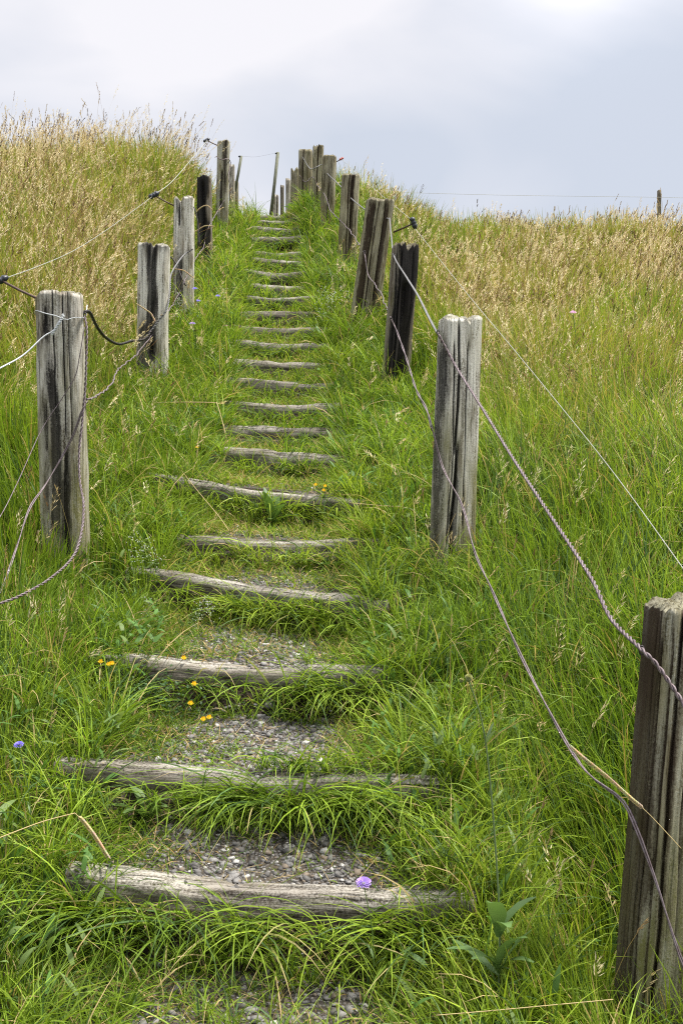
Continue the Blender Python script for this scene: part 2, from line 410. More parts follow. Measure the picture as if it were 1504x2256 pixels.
# ------------------------------------------------------------------ ground
def build_ground():
    ys = [-400, -200, -100, -60, -30, -15, -8, -5, -3, -2, -1, 0, .5, 1, 1.5] + list(np.arange(1.8, 17, .08))
    for d in LD: ys += [d - .095, d - .05, d - .015, d + .025]
    ys += list(np.arange(17, 30, .5)) + [32, 36, 40, 50, 65, 80, 100, 150, 220, 320, 450, 600]
    ys = np.unique(np.round(ys, 3))
    us = np.unique(np.round(np.concatenate([[-300, -150, -80, -50, -30, -20, -14, -10, -8], np.arange(-6.5, -1.7, .25), np.arange(-1.7, 1.7, .055), np.arange(1.7, 6.6, .25), [8, 10, 14, 20, 30, 50, 80, 150, 300]]), 3))
    U, Y = np.meshgrid(us, ys)
    f = np.clip((np.abs(U) - 3) / 20, 0, 1)
    X = U + path_x(Y) * (1 - f)
    Y2 = Y + np.interp(Y, LD, LS) * np.clip(U, -.75, .75) * np.clip(2 - np.abs(U), 0, 1)
    Z = H(X, Y2)
    V = np.stack([X, Y2, Z], -1).reshape(-1, 3)
    ny, nx = U.shape
    i = np.arange(ny * nx).reshape(ny, nx)
    Q = np.stack([i[:-1, :-1], i[:-1, 1:], i[1:, 1:], i[1:, :-1]], -1).reshape(-1, 4)
    u = np.abs(X - path_x(Y)); pm = (1 - sstep(path_h(Y) - .15, path_h(Y) + .2, u)) * (Y < 17)
    C = np.stack([pm, dryness(X, Y), 0 * pm], -1).reshape(-1, 3)
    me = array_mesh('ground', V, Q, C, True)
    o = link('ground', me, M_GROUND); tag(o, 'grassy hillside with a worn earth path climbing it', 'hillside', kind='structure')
build_ground()

# ------------------------------------------------------------------ log steps
def log_mesh(A, B, r, seed, n=70, m=28):
    g = np.random.default_rng(seed)
    A = np.array(A); B = np.array(B); ax = B - A; L = np.linalg.norm(ax); ax = ax / L
    back = np.cross(np.array([0, 0, 1.0]), ax); back /= np.linalg.norm(back)
    if back[1] < 0: back = -back
    up = np.cross(ax, back); up = up if up[2] > 0 else -up
    t = np.linspace(0, 1, n); a = np.linspace(0, 2 * np.pi, m, endpoint=False)
    T, Aa = np.meshgrid(t, a, indexing='ij')
    # a slightly squared round
    ca, sa = np.cos(Aa), np.sin(Aa)
    rad = r * (np.abs(ca) ** 3.0 + np.abs(sa) ** 3.0) ** (-1 / 3.0)
    s = seed * 3.7
    rad = rad * (1 + .09 * (vnoise(T * L * 3 + s, Aa * 1.2 + s, 5) - .5) + .14 * (vnoise(T * L * 9 + s, Aa * 3 + s, 6) - .5) + .09 * (vnoise(T * L * 30, Aa * 9 + s, 7) - .5))
    # long drying cracks and a few bites out of the edge
    for k in range(4):
        a0 = g.uniform(.2, 3.0); t0 = g.uniform(0, .8); t1 = t0 + g.uniform(.15, .4)
        wob = a0 + .15 * (vnoise(T * L * 5, T * 0 + k + s, 8) - .5)
        rad = rad - r * .20 * np.exp(-((Aa - wob) / .07) ** 2) * sstep(t0, t0 + .05, T) * (1 - sstep(t1 - .05, t1, T))
    for k in range(3):
        a0 = g.uniform(.8, 2.6); t0 = g.uniform(.05, .95)
        rad = rad - r * g.uniform(.15, .35) * np.exp(-((Aa - a0) / .5) ** 2 - ((T - t0) * L / g.uniform(.02, .06)) ** 2)
    sag = .012 * np.sin(T * np.pi * g.uniform(.8, 1.6) + g.uniform(0, 3)) + .010 * (vnoise(T * 4 + s, T * 0, 9) - .5)
    # worn down a little in the middle, where people tread
    wear = -.014 * np.exp(-((T - .5) / .25) ** 2)
    P = A + (T * L)[..., None] * ax + (rad * ca)[..., None] * back + (rad * sa * np.where(sa > 0, .95, 1.25) + sag + wear)[..., None] * up
    V = P.reshape(-1, 3).tolist(); i = np.arange(n * m).reshape(n, m)
    Fc = [(i[j, k], i[j, (k + 1) % m], i[j + 1, (k + 1) % m], i[j + 1, k]) for j in range(n - 1) for k in range(m)]
    for e, row in ((0, i[0]), (1, i[-1])):
        c = len(V); V.append((P[0 if e == 0 else -1].mean(0) + ax * (.012 if e else -.012)).tolist())
        for k in range(m):
            q = (row[(k + 1) % m], row[k], c); Fc.append(q if e == 0 else q[::-1])
    topm = np.clip(sa * 1.5, 0, 1)
    w = np.stack([np.clip(.25 - sa, 0, 1) * .7, np.clip(.15 + topm * .55 * vnoise(T * L * 4, Aa + s, 15) * 1.6, 0, 1), .35 * vnoise(T * L * 3 + s, Aa * 1.3, 16) * sstep(.0, .8, np.abs(T - .5) * 2)], -1).reshape(-1, 3)  # dark tone grows towards the underside, pale tone towards the top, moss towards the ends
    w = np.vstack([w, [[.5, .2, 0]] * 2])
    c = (A + B) / 2
    me = bpy.data.meshes.new('log_step')
    # local frame along z for the wood grain
    Rm = Matrix((tuple(back), tuple(up), tuple(ax))).transposed()
    inv = np.array(Rm.transposed())
    loc = (np.array(V) - c) @ inv.T
    me.from_pydata(loc.tolist(), [], [tuple(int(x) for x in f) for f in Fc])
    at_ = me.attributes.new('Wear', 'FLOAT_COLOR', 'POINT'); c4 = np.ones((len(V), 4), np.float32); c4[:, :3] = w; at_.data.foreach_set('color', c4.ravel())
    me.polygons.foreach_set('use_smooth', np.ones(len(Fc), bool)); me.update()
    return me, Vector(c), Rm
LOG_LABELS = [
 'lowest weathered log step, bare grey face with coarse gravel packed behind it',
 'second log step from the bottom, its right half buried under drooping bright grass',
 'third log step from the bottom, with a hollow rotten left end beside yellow flowers',
 'fourth log step from the bottom, long, slanting down to the right, deep dark face',
 'fifth log step from the bottom, lying level just above the long slanting one',
 'sixth log step from the bottom, slanting log with broad dock leaves below it',
 'seventh log step from the bottom, short and half covered by grass tufts',
 'eighth log step, thin strip almost lost in long grass below the dark burnt post',
 'ninth log step, its bare left part level with the foot of the dark burnt post',
 'tenth log step, thin grey strip above a fringe of pale drooping blades',
 'eleventh log step, narrow strip with a thick grass fringe above it and below it',
 'twelfth log step, clean and bare across its width, halfway up the stairs',
 'thirteenth log step, level with the foot of the leaning post with a long split',
 'fourteenth log step, tilted slightly up to the right behind long drooping grass',
 'fifteenth log step, short stub visible only at its right half',
 'sixteenth log step, grey and bare, below the two wide dark ones',
 'seventeenth log step, dark edged, level with the foot of the straight mossy post',
 'eighteenth log step, thin and dark, next above the wide dark edged one',
 'nineteenth log step, mostly hidden by grass on its left half',
 'twentieth log step, tilted up to the right over a dark riser',
 'twenty-first log step, third from the top, with a black gap under it',
 'second log step from the top of the stairs, broken by green tufts',
 'topmost log step on the crest of the hill against the sky']
LOGAX = []
for i, l in enumerate(LOGS):
    r = l[6] + (.017 if i > 5 else .0); A, B = LA[i].copy(), LB[i].copy()
    off = Vector((0, r * .75, -r * .80 + (.014 if i > 5 else .004))); A += off; B += off
    ex = (B - A).normalized() * .035; A -= ex; B += ex
    me, c, Rm = log_mesh(A, B, r, i + 1, 80 if i < 8 else 40, 32 if i < 8 else 20)
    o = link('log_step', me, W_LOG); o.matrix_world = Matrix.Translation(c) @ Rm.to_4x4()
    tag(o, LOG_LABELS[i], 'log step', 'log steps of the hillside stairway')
    LOGAX.append((np.array(A), np.array(B), r))

# ------------------------------------------------------------------ fence posts
def post(label, top, base, wpx, d, dep, yaw, mat, seed, cracks=(), stains=(), topamp=.02, notch=(), pale=.4, moss=.5, base_d=None, group='old timber fence posts along the steps', squash=.42, hi=True, taper=.95, round_top=.0):
    """cracks: (angle deg, depth m, half width deg, wander, z0, z1) with 270 deg facing the camera; stains: (angle, half width, z0, z1, amount)"""
    bd = base_d or d
    tp = at(top[0], top[1], d); bp = at(base[0], base[1], bd)
    gz = Hs(bp.x, bd); ax = tp - bp; Hh = ax.length; axn = ax.normalized()
    dig = .35 + max(0.0, bp.z - gz)
    w = wpx * d / F
    n, m = (96, 260) if hi else (36, 72)
    L = Hh + dig
    t = np.linspace(0, 1, n); a = np.linspace(0, 2 * np.pi, m, endpoint=False)
    T, A = np.meshgrid(t, a, indexing='ij'); Zm = T * L - dig
    fa = np.linspace(0, 2 * np.pi, 8001); fc, fs = np.cos(fa), np.sin(fa)
    fx = np.sign(fc) * np.abs(fc) ** squash * w / 2; fy = np.sign(fs) * np.abs(fs) ** squash * dep / 2
    arc = np.concatenate([[0], np.cumsum(np.hypot(np.diff(fx), np.diff(fy)))]); arc = arc / arc[-1] * 2 * np.pi
    ex = np.interp(A, arc, fx); ey = np.interp(A, arc, fy)
    s = seed * 5.3
    k = 1 + (taper - 1) * T
    wob = .07 * (vnoise(Zm * 2.2 + s, A * .9 + s, 21) - .5) + .05 * (vnoise(Zm * 6 + s, A * 2.2 + s, 22) - .5) + .020 * (vnoise(Zm * 3.0, A * 7 + s, 23) - .5) + .016 * (vnoise(Zm * 7, A * 30 + s, 24) - .5)
    k = k * (1 + wob)
    X, Y = ex * k, ey * k
    rad = np.sqrt(X ** 2 + Y ** 2) + 1e-6
    W = np.zeros(T.shape + (3,))
    ad = np.degrees(A)
    for (c0, dp, hw, wan, z0, z1) in cracks:
        cc = c0 + wan * (vnoise(Zm * 3.0 + s, Zm * 0 + c0, 25) - .5) * 2 + wan * .4 * (vnoise(Zm * 11 + s, Zm * 0 + c0, 26) - .5)
        dd = (ad - cc + 180) % 360 - 180
        g = np.exp(-(dd / hw) ** 4) * sstep(z0 - .03, z0 + .05, Zm) * (1 - sstep(z1 - .05, z1 + .03, Zm)) * (.55 + .9 * vnoise(Zm * 5 + c0, Zm * 0 + s, 27))
        f = 1 - np.clip(g * dp / rad, 0, .6); X = X * f; Y = Y * f
        W[..., 0] = np.maximum(W[..., 0], np.clip(g * 1.6, 0, 1.6))
    for (c0, hw, z0, z1, am) in stains:
        cc = c0 + hw * .8 * (vnoise(Zm * 4 + s, Zm * 0 + c0, 28) - .5)
        dd = (ad - cc + 180) % 360 - 180
        g = np.exp(-(dd / hw) ** 4) * sstep(z0 - .08, z0 + .05, Zm) * (1 - sstep(z1 - .1, z1 + .1, Zm))
        W[..., 0] = np.maximum(W[..., 0], am * g)
    W[..., 1] = pale * np.clip(vnoise(Zm * 5 + s, A * 3, 29) * 1.7 - .25, 0, 1)
    W[..., 2] = moss * np.clip(1.15 - Zm / (Hh * .8) + .7 * (vnoise(Zm * 4 + s, A * 2, 30) - .5), .08, 1)
    W[..., 1] *= 1 - .9 * np.clip(W[..., 0], 0, 1); W[..., 2] *= 1 - .75 * np.clip(W[..., 0], 0, 1)
    # ragged top: end heights differ round the section
    e = topamp * (vnoise(X / w * 4 + s, Y / dep * 3 + s, 31) - .5) * 2 + topamp * .8 * (vnoise(X / w * 11 + s, Y / dep * 7, 32) - .5)
    e = e + topamp * 1.1 * (np.abs(vnoise(X / w * 17 + s, Y / dep * 9, 35) - .5) - .2) - .016 * np.abs(X / w * 2) ** 7
    e = e - round_top * np.abs(X / w * 2) ** 4
    edge = T[..., :] ** 14
    for (nx, nw, nd) in notch:
        e = e - nd * np.exp(-((X / w - nx) / nw) ** 2)
    Zm = Zm + e * edge
    top_z = Zm[-1].copy()
    rows = [np.stack([X, Y, Zm], -1)]
    for q, dz in ((.97, .004), (.86, .010), (.6, .012), (.3, .011)):
        xx = X[-1] * q; yy = Y[-1] * q
        et = topamp * (vnoise(xx / w * 4 + s, yy / dep * 3 + s, 31) - .5) * 2 + topamp * .8 * (vnoise(xx / w * 11 + s, yy / dep * 7, 32) - .5)
        for (nx, nw, nd) in notch: et = et - nd * np.exp(-((xx / w - nx) / nw) ** 2)
        et = et + .012 * (vnoise(xx * 90, yy * 90, 33) - .5) + topamp * 1.1 * (np.abs(vnoise(xx / w * 17 + s, yy / dep * 9, 35) - .5) - .2) - .016 * np.abs(xx / w * 2) ** 7 - round_top * np.abs(xx / w * 2) ** 4
        rows.append(np.stack([xx, yy, np.full(m, L - dig) + et + dz - .006], -1)[None])
    P = np.concatenate(rows, 0); nr = P.shape[0]
    Wt = np.zeros((nr, m, 3)); Wt[:n] = W; Wt[n:, :, 0] = .6; Wt[n:, :, 1] = .30 * min(1.5, pale * 1.5); Wt[n:, :, 2] = .4
    V = P.reshape(-1, 3); V = np.vstack([V, [[0, 0, P[-1, :, 2].mean()]]]); Wt = np.vstack([Wt.reshape(-1, 3), [[.3, .6, .2]]])
    i = np.arange(nr * m).reshape(nr, m)
    Fc = [(int(i[j, q]), int(i[j, (q + 1) % m]), int(i[j + 1, (q + 1) % m]), int(i[j + 1, q])) for j in range(nr - 1) for q in range(m)]
    Fc += [(int(i[-1, q]), int(i[-1, (q + 1) % m]), nr * m) for q in range(m)]
    me = bpy.data.meshes.new('fence_post'); me.from_pydata(V.tolist(), [], Fc)
    at_ = me.attributes.new('Wear', 'FLOAT_COLOR', 'POINT'); c4 = np.ones((len(V), 4), np.float32); c4[:, :3] = Wt; at_.data.foreach_set('color', c4.ravel())
    me.polygons.foreach_set('use_smooth', np.ones(len(Fc), bool)); me.update()
    o = link('fence_post', me, mat)
    q = Vector((0, 0, 1)).rotation_difference(axn)
    o.matrix_world = Matrix.Translation(bp) @ q.to_matrix().to_4x4() @ Matrix.Rotation(R(yaw), 4, 'Z')
    tag(o, label, 'fence post', group)
    return o

POSTS = {}
# right-hand row, from the camera up the hill
POSTS['R1'] = post('mossy near post cut by the frame edge, dark brown side face and green front', (1521, 1322), (1440, 2300), 186, 2.92, .17, 15, W_MOSS, 3,
     cracks=[(232, .018, 2.5, 5, -.2, 1.3), (218, .010, 2, 4, .1, 1.2), (205, .014, 2, 5, -.1, 1.15), (258, .008, 2, 6, .3, 1.0), (190, .008, 2, 4, .1, 1.2)],
     stains=[(170, 42, -.3, 1.4, 2.2), (236, 7, -.2, 1.2, .8), (268, 10, -.1, .35, .7)], topamp=.018, notch=[(-.12, .1, .02)], pale=1.5, moss=1.5, round_top=.035)
POSTS['R2'] = post('pale silver grey post with a deep crooked crack down its face', (1014, 702), (994, 1245), 92, 5.4, .14, 15, W_GREY, 8,
     cracks=[(252, .040, 5, 7, -.2, .60), (250, .020, 4, 9, .55, 1.2), (240, .012, 2.5, 6, .1, 1.1), (285, .006, 2, 4, .2, 1.1)],
     stains=[(188, 34, -.3, 1.1, 1.1), (258, 9, -.1, .45, 1.8), (246, 7, .5, 1.0, .7)], topamp=.012, notch=[(.12, .05, .02)], pale=1.4, moss=1.25)
POSTS['R3'] = post('dark charred post leaning right, hollowed down its face with jagged top', (893, 540), (868, 888), 58, 8.8, .17, 12, W_BROWN, 12,
     cracks=[(270, .055, 17, 7, .1, .95), (300, .02, 4, 5, .0, 1.2), (245, .02, 4, 5, .2, 1.2), (225, .012, 3, 4, 0, 1.2)],
     stains=[(266, 44, -.1, 1.3, 2.4)], topamp=.05, notch=[(.02, .08, .04), (-.25, .05, .03)], pale=.3, moss=.25)
POSTS['R4'] = post('tall leaning brown grey post with a long straight split near its right edge', (838, 440), (798, 728), 62, 10.4, .15, 10, W_MOSS, 17,
     cracks=[(292, .05, 4, 1.5, .3, 1.4), (258, .012, 3, 4, 0, 1.25), (240, .012, 3, 4, 0, 1.2)], stains=[(225, 16, 0, 1.2, 1.4), (300, 8, .2, 1.2, 1.2)], topamp=.02, notch=[(.27, .04, .05)], pale=.45, moss=.4, base_d=10.5)
POSTS['R5'] = post('upright mossy post standing clear between its neighbours on the right side', (773, 386), (761, 604), 40, 12.4, .16, 6, W_MOSS, 21,
     cracks=[(278, .03, 6, 5, .2, 1.2), (255, .012, 4, 4, 0, 1.2)], stains=[(280, 14, .1, 1.2, 1.4)], topamp=.012, pale=.35, moss=.8)
POSTS['R6'] = post('broad flat topped greenish post carrying the small red insulator', (726, 345), (719, 512), 32, 14.2, .15, 0, W_MOSS, 24,
     cracks=[(275, .02, 6, 5, 0, .7)], stains=[(285, 10, 0, .8, .5)], topamp=.008, pale=.4, moss=.7)
POSTS['R7'] = post('tallest slim post with a notched top standing against the sky', (701, 322), (697, 480), 25, 15.0, .15, 0, W_MOSS, 28,
     cracks=[(268, .012, 6, 5, 0, 1.2)], topamp=.03, notch=[(-.28, .08, .03)], pale=.3, moss=.9)
POSTS['R8'] = post('wide square topped post behind the tallest slim one on the crest', (673, 331), (672, 470), 31, 16.6, .17, 0, W_MOSS, 31,
     cracks=[(250, .02, 5, 3, 0, 1.2)], topamp=.012, pale=.3, moss=.8, hi=False)
POSTS['R9'] = post('notched shorter post beside the wide square topped one', (649, 371), (649, 475), 18, 18.0, .15, 0, W_MOSS, 35, topamp=.02, notch=[(-.05, .2, .06)], moss=.8, hi=False)
POSTS['R10'] = post('pale grey post beyond the crest, left of the notched one', (634.5, 394), (634.5, 480), 11, 19.4, .12, 0, W_GREY, 38, topamp=.01, hi=False)
POSTS['R11'] = post('thin dark post beyond the crest between two pale ones', (621.5, 409), (621.5, 480), 8.5, 20.6, .11, 0, W_BROWN, 41, topamp=.015, hi=False)
POSTS['R12'] = post('pale split post lowest on the skyline beside the tall thin pole', (606, 430), (606, 500), 16, 21.8, .14, 0, W_GREY, 44, cracks=[(300, .04, 6, 2, 0, 1.3)], topamp=.01, hi=False)
# left-hand row
POSTS['L1'] = post('grey left post with a black vertical gap, knot hole and white wire round its top', (131, 648), (146, 1235), 102, 5.4, .15, 4, W_GREY, 51,
     cracks=[(301, .055, 2.4, .6, .62, 1.35), (262, .008, 2, 4, .3, 1.3), (285, .007, 2, 4, .6, 1.3), (283, .02, 5, 4, .0, .55), (236, .03, 5, 1, 1.13, 1.24), (233, .03, 4, 2, .55, .78)],
     stains=[(255, 13, .15, 1.0, 1.8), (280, 12, .0, .45, 1.4), (236, 12, .1, .8, .7), (236, 14, 1.08, 1.24, .9)], topamp=.010, notch=[(-.5, .12, .03)], pale=.7, moss=1.2)
POSTS['L2'] = post('left post with white flaking sides and a rusty dark groove down its middle', (339, 540), (334, 852), 70, 8.9, .16, 5, W_GREY, 55,
     cracks=[(272, .035, 9, 9, .25, 1.25), (250, .012, 4, 6, .3, 1.2)], stains=[(272, 20, .2, 1.3, 1.7), (236, 24, .0, .5, 1.8), (265, 70, 1.10, 1.35, .9)], topamp=.016, notch=[(.0, .06, .02)], pale=2.2, moss=.6)
POSTS['L3'] = post('smooth pale left post with a torn corner and an insulator rod', (405, 438), (404, 692), 46, 10.8, .14, 5, W_GREY, 58,
     cracks=[(244, .025, 6, 4, .85, 1.25), (258, .012, 4, 4, .0, .5)], stains=[(256, 14, .2, .55, 1.6), (240, 18, .0, .4, 1.5), (240, 14, .95, 1.2, .8)], topamp=.022, notch=[(-.14, .07, .05)], pale=1.8, moss=.5)
POSTS['L4'] = post('blackened left post with one pale grey edge, between two lighter posts', (450, 391), (452, 578), 33, 12.8, .15, 3, W_BROWN, 62,
     cracks=[(262, .05, 14, 4, .1, .9)], stains=[(255, 42, -.1, 1.1, 2.2)], topamp=.02, notch=[(-.3, .1, .02)], pale=.7, moss=.2)
POSTS['L5'] = post('tall left post on the skyline with flaking bark and wire hanging down it', (493, 312), (489, 478), 27, 14.6, .15, 0, W_MOSS, 66,
     cracks=[(262, .03, 10, 8, .1, .6), (290, .02, 6, 6, .4, 1.0)], stains=[(290, 24, .3, 1.1, .9)], topamp=.012, pale=1.8, moss=.5)
POSTS['L6'] = post('narrow pale post half hidden behind the tall left one', (511, 363), (511, 480), 12, 17.0, .13, 0, W_GREY, 69, topamp=.02, moss=.9, hi=False)
POSTS['L7'] = post('short squat post at the crest under the leaning thin pole', (520, 400), (520, 480), 11, 18.6, .13, 0, W_MOSS, 72, topamp=.008, moss=.9, hi=False)
POSTS['F1'] = post('lone slender fence post far off on the right skyline', (1451.5, 419), (1451.5, 480), 8, 20.5, .08, 0, W_BROWN, 75, topamp=.01, hi=False, group='field fence on the skyline')
POSTS['F2'] = post('short weathered stake in the dry grass behind the leaning right post', (876, 421), (876, 475), 6, 17.5, .06, 0, W_MOSS, 77, topamp=.01, hi=False, group='field fence on the skyline')

# staples that hold the wire, one part per staple
def staple(post_o, p, r=.012, th=.0022):
    b = Bag(); P = [Vector(p) + Vector((math.cos(a) * r * .5, -.004 - abs(math.cos(a * .5)) * 0, math.sin(a) * r)) for a in np.linspace(0, 2 * math.pi, 11)]
    tube(b, P, th, 5)
    o = b.build('staple', M_BLACKWIRE, None); o.parent = post_o; o.matrix_parent_inverse = post_o.matrix_world.inverted()
for key, q in (('R1', (1412, 1432, 2.84)), ('R1', (1397, 1818, 2.84)), ('R2', (964, 732, 5.32)), ('R2', (951, 943, 5.33)), ('R3', (868, 565, 8.7)), ('R3', (862, 705, 8.7)), ('L1', (187, 693, 5.31)), ('L1', (190, 882, 5.31)), ('R5', (747, 485, 12.3)), ('R4', (803, 556, 10.3))):
    bpy.context.view_layer.update()
    staple(POSTS[key], at(*q), .012 if q[2] < 6 else .016, .0024 if q[2] < 6 else .004)

# thin poles of the electric fence on the crest
def pole(label, a, b, d, w, group='thin poles on the crest'):
    root = empty('fence_pole', at(*b, d), label, 'pole', group)
    o = Vector(root.location); g = Bag()
    A, B = at(*a, d), at(*b, d); B = A + (B - A) * 1.35
    tube(g, [B - o, ((A + B) / 2) - o + Vector((.004, 0, 0)), A - o], w * d / F / 2, 8)
    g.build('shaft', M_POLE, root)
    h = Bag(); p = A + (B - A) * .02
    tube(h, [p - o + Vector((-.045, -.01, 0)), p - o + Vector((-.015, -.012, .004)), p - o + Vector((0, 0, 0))], [.012, .016, .008], 6); h.build('clip', M_PLASTIC, root)
    return root
pole('tall thin pole leaning right against the sky beside the pale split post', (612, 335), (600, 440), 19.5, 7)
pole('shorter thin pole leaning right out of the squat crest post', (531.5, 343), (520.5, 402), 18.2, 6)

# ------------------------------------------------------------------ wires
def wire(label, pts, r, mat, kind='plain', pitch=.03, cat='wire', name='fence_wire', group=None, n=10, wob=0.0):
    P = []
    for q in pts: P.append(at(*q))
    P = catmull(P, n)
    if wob:
        P = resample(P, .03)
        P = [p + Vector(((vnoise(i * .5, 0, 51) - .5) * wob, 0, (vnoise(i * .5, 9, 52) - .5) * wob)) for i, p in enumerate(P)]
    b = Bag()
    if kind == 'twist': twisted(b, P, r, pitch)
    elif kind == 'pair':
        Q = resample(P, .05)
        for s in (-1, 1):
            tube(b, [p + Vector((s * r * 1.1 * math.cos(i * .35), s * r * .3, s * r * 1.1 * math.sin(i * .35))) for i, p in enumerate(Q)], r, 5)
    else: tube(b, resample(P, .02 if P[0].y < 8 else .05), r, 6)
    o = b.build(name, mat, None, origin=P[0])
    return tag(o, label, cat, group)
G_R, G_L = 'wires strung along the right posts', 'wires strung along the left posts'
wire('thick twisted rusty wire sagging from the pale grey post to the near mossy post', [(1530, 1600, 2.72), (1504, 1550, 2.76), (1450, 1470, 2.80), (1412, 1430, 2.83), (1345, 1362, 3.05), (1300, 1270, 3.25), (1215, 1140, 3.65), (1130, 1010, 4.15), (1075, 920, 4.6), (1045, 872, 4.95), (1000, 800, 5.28), (964, 734, 5.31)], .0037, M_RUST, 'twist', .052, group=G_R)
wire('silvery twisted wire running from the pale grey post past the charred post', [(962, 731, 5.33), (945, 700, 5.8), (920, 650, 6.9), (895, 610, 8.0), (868, 564, 8.68), (862, 520, 9.5), (858, 480, 10.28)], .0036, M_GALV, 'twist', .06, group=G_R)
wire('pale wire loop between the leaning split post and the crest posts', [(858, 482, 10.28), (835, 476, 10.6), (810, 465, 11.2), (775, 438, 12.25), (752, 412, 13.2), (738, 398, 13.9), (722, 383, 14.1), (712, 366, 14.6), (708, 362, 14.85), (690, 371, 14.88), (681, 369, 16.3), (670, 352, 16.48), (665, 345, 16.48)], .0065, M_GALV, 'plain', group=G_R)
wire('lower doubled rusty wire drooping from pale grey post to mossy post', [(1560, 2230, 2.70), (1504, 2125, 2.74), (1450, 1960, 2.79), (1418, 1870, 2.82), (1397, 1815, 2.83), (1368, 1762, 2.95), (1300, 1710, 3.1), (1255, 1650, 3.25), (1195, 1540, 3.5), (1140, 1430, 3.75), (1083, 1300, 4.2), (1045, 1215, 4.6), (1018, 1115, 5.0), (975, 1030, 5.28), (952, 945, 5.32)], .0027, M_RUST, 'pair', group=G_R)
wire('lower rusty wire between the pale grey post and the charred post', [(951, 943, 5.32), (938, 900, 5.7), (915, 855, 6.5), (895, 790, 7.6), (872, 725, 8.6), (862, 704, 8.68)], .0036, M_RUST, 'pair', group=G_R)
wire('thin kinked lower wire climbing past the leaning post towards the crest posts', [(862, 702, 8.68), (835, 640, 9.6), (812, 608, 10.2), (802, 560, 10.3), (785, 530, 11.0), (768, 505, 12.0), (747, 484, 12.28), (728, 462, 13.2), (720, 440, 13.9), (712, 425, 14.1), (697, 405, 14.9), (688, 390, 14.9), (672, 400, 16.4), (660, 385, 16.5)], .0048, M_RUST, 'plain', wob=.02, group=G_R)
wire('thin white electric line crossing the right meadow below the black insulator', [(1700, 1530, 3.42), (1504, 1252, 4.1), (1330, 1014, 5.0), (1150, 792, 6.4), (1030, 648, 7.9), (914, 503, 10.25)], .0013, M_TAPE, 'twist', .03, 'electric line', 'electric_line')
wire('thin white line running from the black insulator up to the red one', [(911, 488, 10.25), (868, 452, 11.3), (800, 395, 13.0), (754, 352, 14.2)], .0024, M_TAPE, 'plain', cat='electric line', name='electric_line')
wire('pale electric rope slanting across the left meadow between two insulators', [(-160, 680, 4.6), (0, 617, 5.45), (80, 588, 6.2), (162, 552, 7.2), (232, 508, 8.6), (300, 459, 10.0), (336, 432, 10.75)], .0015, M_TAPE, 'twist', .05, 'electric line', 'electric_line')
wire('pale rope end hanging from the black insulator up towards the tall left post', [(342, 427, 10.75), (380, 398, 12.1), (430, 340, 13.8), (457, 308, 14.6)], .0036, M_TAPE, 'plain', cat='electric line', name='electric_line')
wire('hair thin wire sagging between the two leaning crest poles', [(533, 343, 18.2), (560, 345, 18.6), (585, 341, 19.1), (608, 336, 19.5)], .0011, M_BLACKWIRE, 'plain', group='skyline wires')
wire('faint straight wire along the right skyline to the lone post', [(780, 418, 19.5), (880, 423, 19.8), (1100, 429, 20.2), (1300, 432, 20.4), (1451, 434, 20.45), (1700, 440, 20.7)], .0028, M_TAPE, 'plain', group='skyline wires')
# left side
wire('white wire looped round the top of the near left post', [(192, 672, 5.56), (190, 686, 5.38), (187, 699, 5.33), (165, 699, 5.31), (145, 704, 5.30), (125, 696, 5.30), (100, 690, 5.31), (80, 684, 5.34), (77, 690, 5.42), (80, 694, 5.5)], .0026, M_WHITEWIRE, 'plain', group=G_L)
wire('thick white wire tail sagging from the knot on the near left post', [(-160, 905, 4.7), (-60, 845, 5.0), (0, 811, 5.12), (50, 783, 5.22), (95, 742, 5.28), (118, 728, 5.29), (130, 708, 5.28), (142, 695, 5.28)], .0042, M_WHITEWIRE, 'plain', group=G_L)
wire('short twisted wire knot on the face of the near left post', [(114, 738, 5.28), (124, 722, 5.275), (134, 706, 5.275), (139, 692, 5.28)], .0034, M_WHITEWIRE, 'twist', .018, group=G_L)
wire('black twisted wire swinging between the near left post and the flaking one', [(186, 687, 5.32), (198, 689, 5.5), (215, 722, 5.9), (235, 745, 6.5), (262, 758, 7.2), (290, 751, 7.9), (318, 747, 8.6), (333, 728, 8.76)], .0048, M_BLACKWIRE, 'twist', .07, group=G_L)
wire('grey twisted wire rising along the flaking post to the smooth pale one', [(333, 728, 8.76), (350, 705, 8.78), (368, 680, 8.8), (374, 640, 8.95), (377, 605, 9.2), (392, 578, 9.9), (407, 560, 10.65), (425, 548, 10.68)], .0042, M_GALV, 'twist', .06, group=G_L)
wire('purple brown twisted wire hanging down the near left post into the grass', [(187, 696, 5.31), (191, 725, 5.28), (190, 790, 5.27), (188, 850, 5.27), (181, 930, 5.26), (174, 1000, 5.24), (176, 1060, 5.2), (184, 1110, 5.12), (180, 1170, 5.0), (160, 1228, 4.85), (110, 1275, 4.65), (50, 1310, 4.5), (0, 1330, 4.4), (-120, 1370, 4.1)], .0036, M_RUST, 'twist', .05, group=G_L)
wire('thin rusty wire crossing low in front of the near left post', [(-60, 1390, 4.4), (0, 1305, 4.6), (40, 1195, 4.85), (65, 1120, 5.0), (100, 1068, 5.2), (140, 1000, 5.28), (165, 950, 5.28), (182, 900, 5.27), (192, 884, 5.29)], .0030, M_RUST, 'pair', group=G_L)
wire('thin brown wire curving in front of the near left post higher up', [(-40, 1200, 4.7), (5, 1130, 4.9), (40, 1060, 5.05), (90, 950, 5.25), (135, 880, 5.28), (165, 830, 5.28), (176, 780, 5.28), (186, 720, 5.30)], .0022, M_RUST, 'plain', group=G_L)
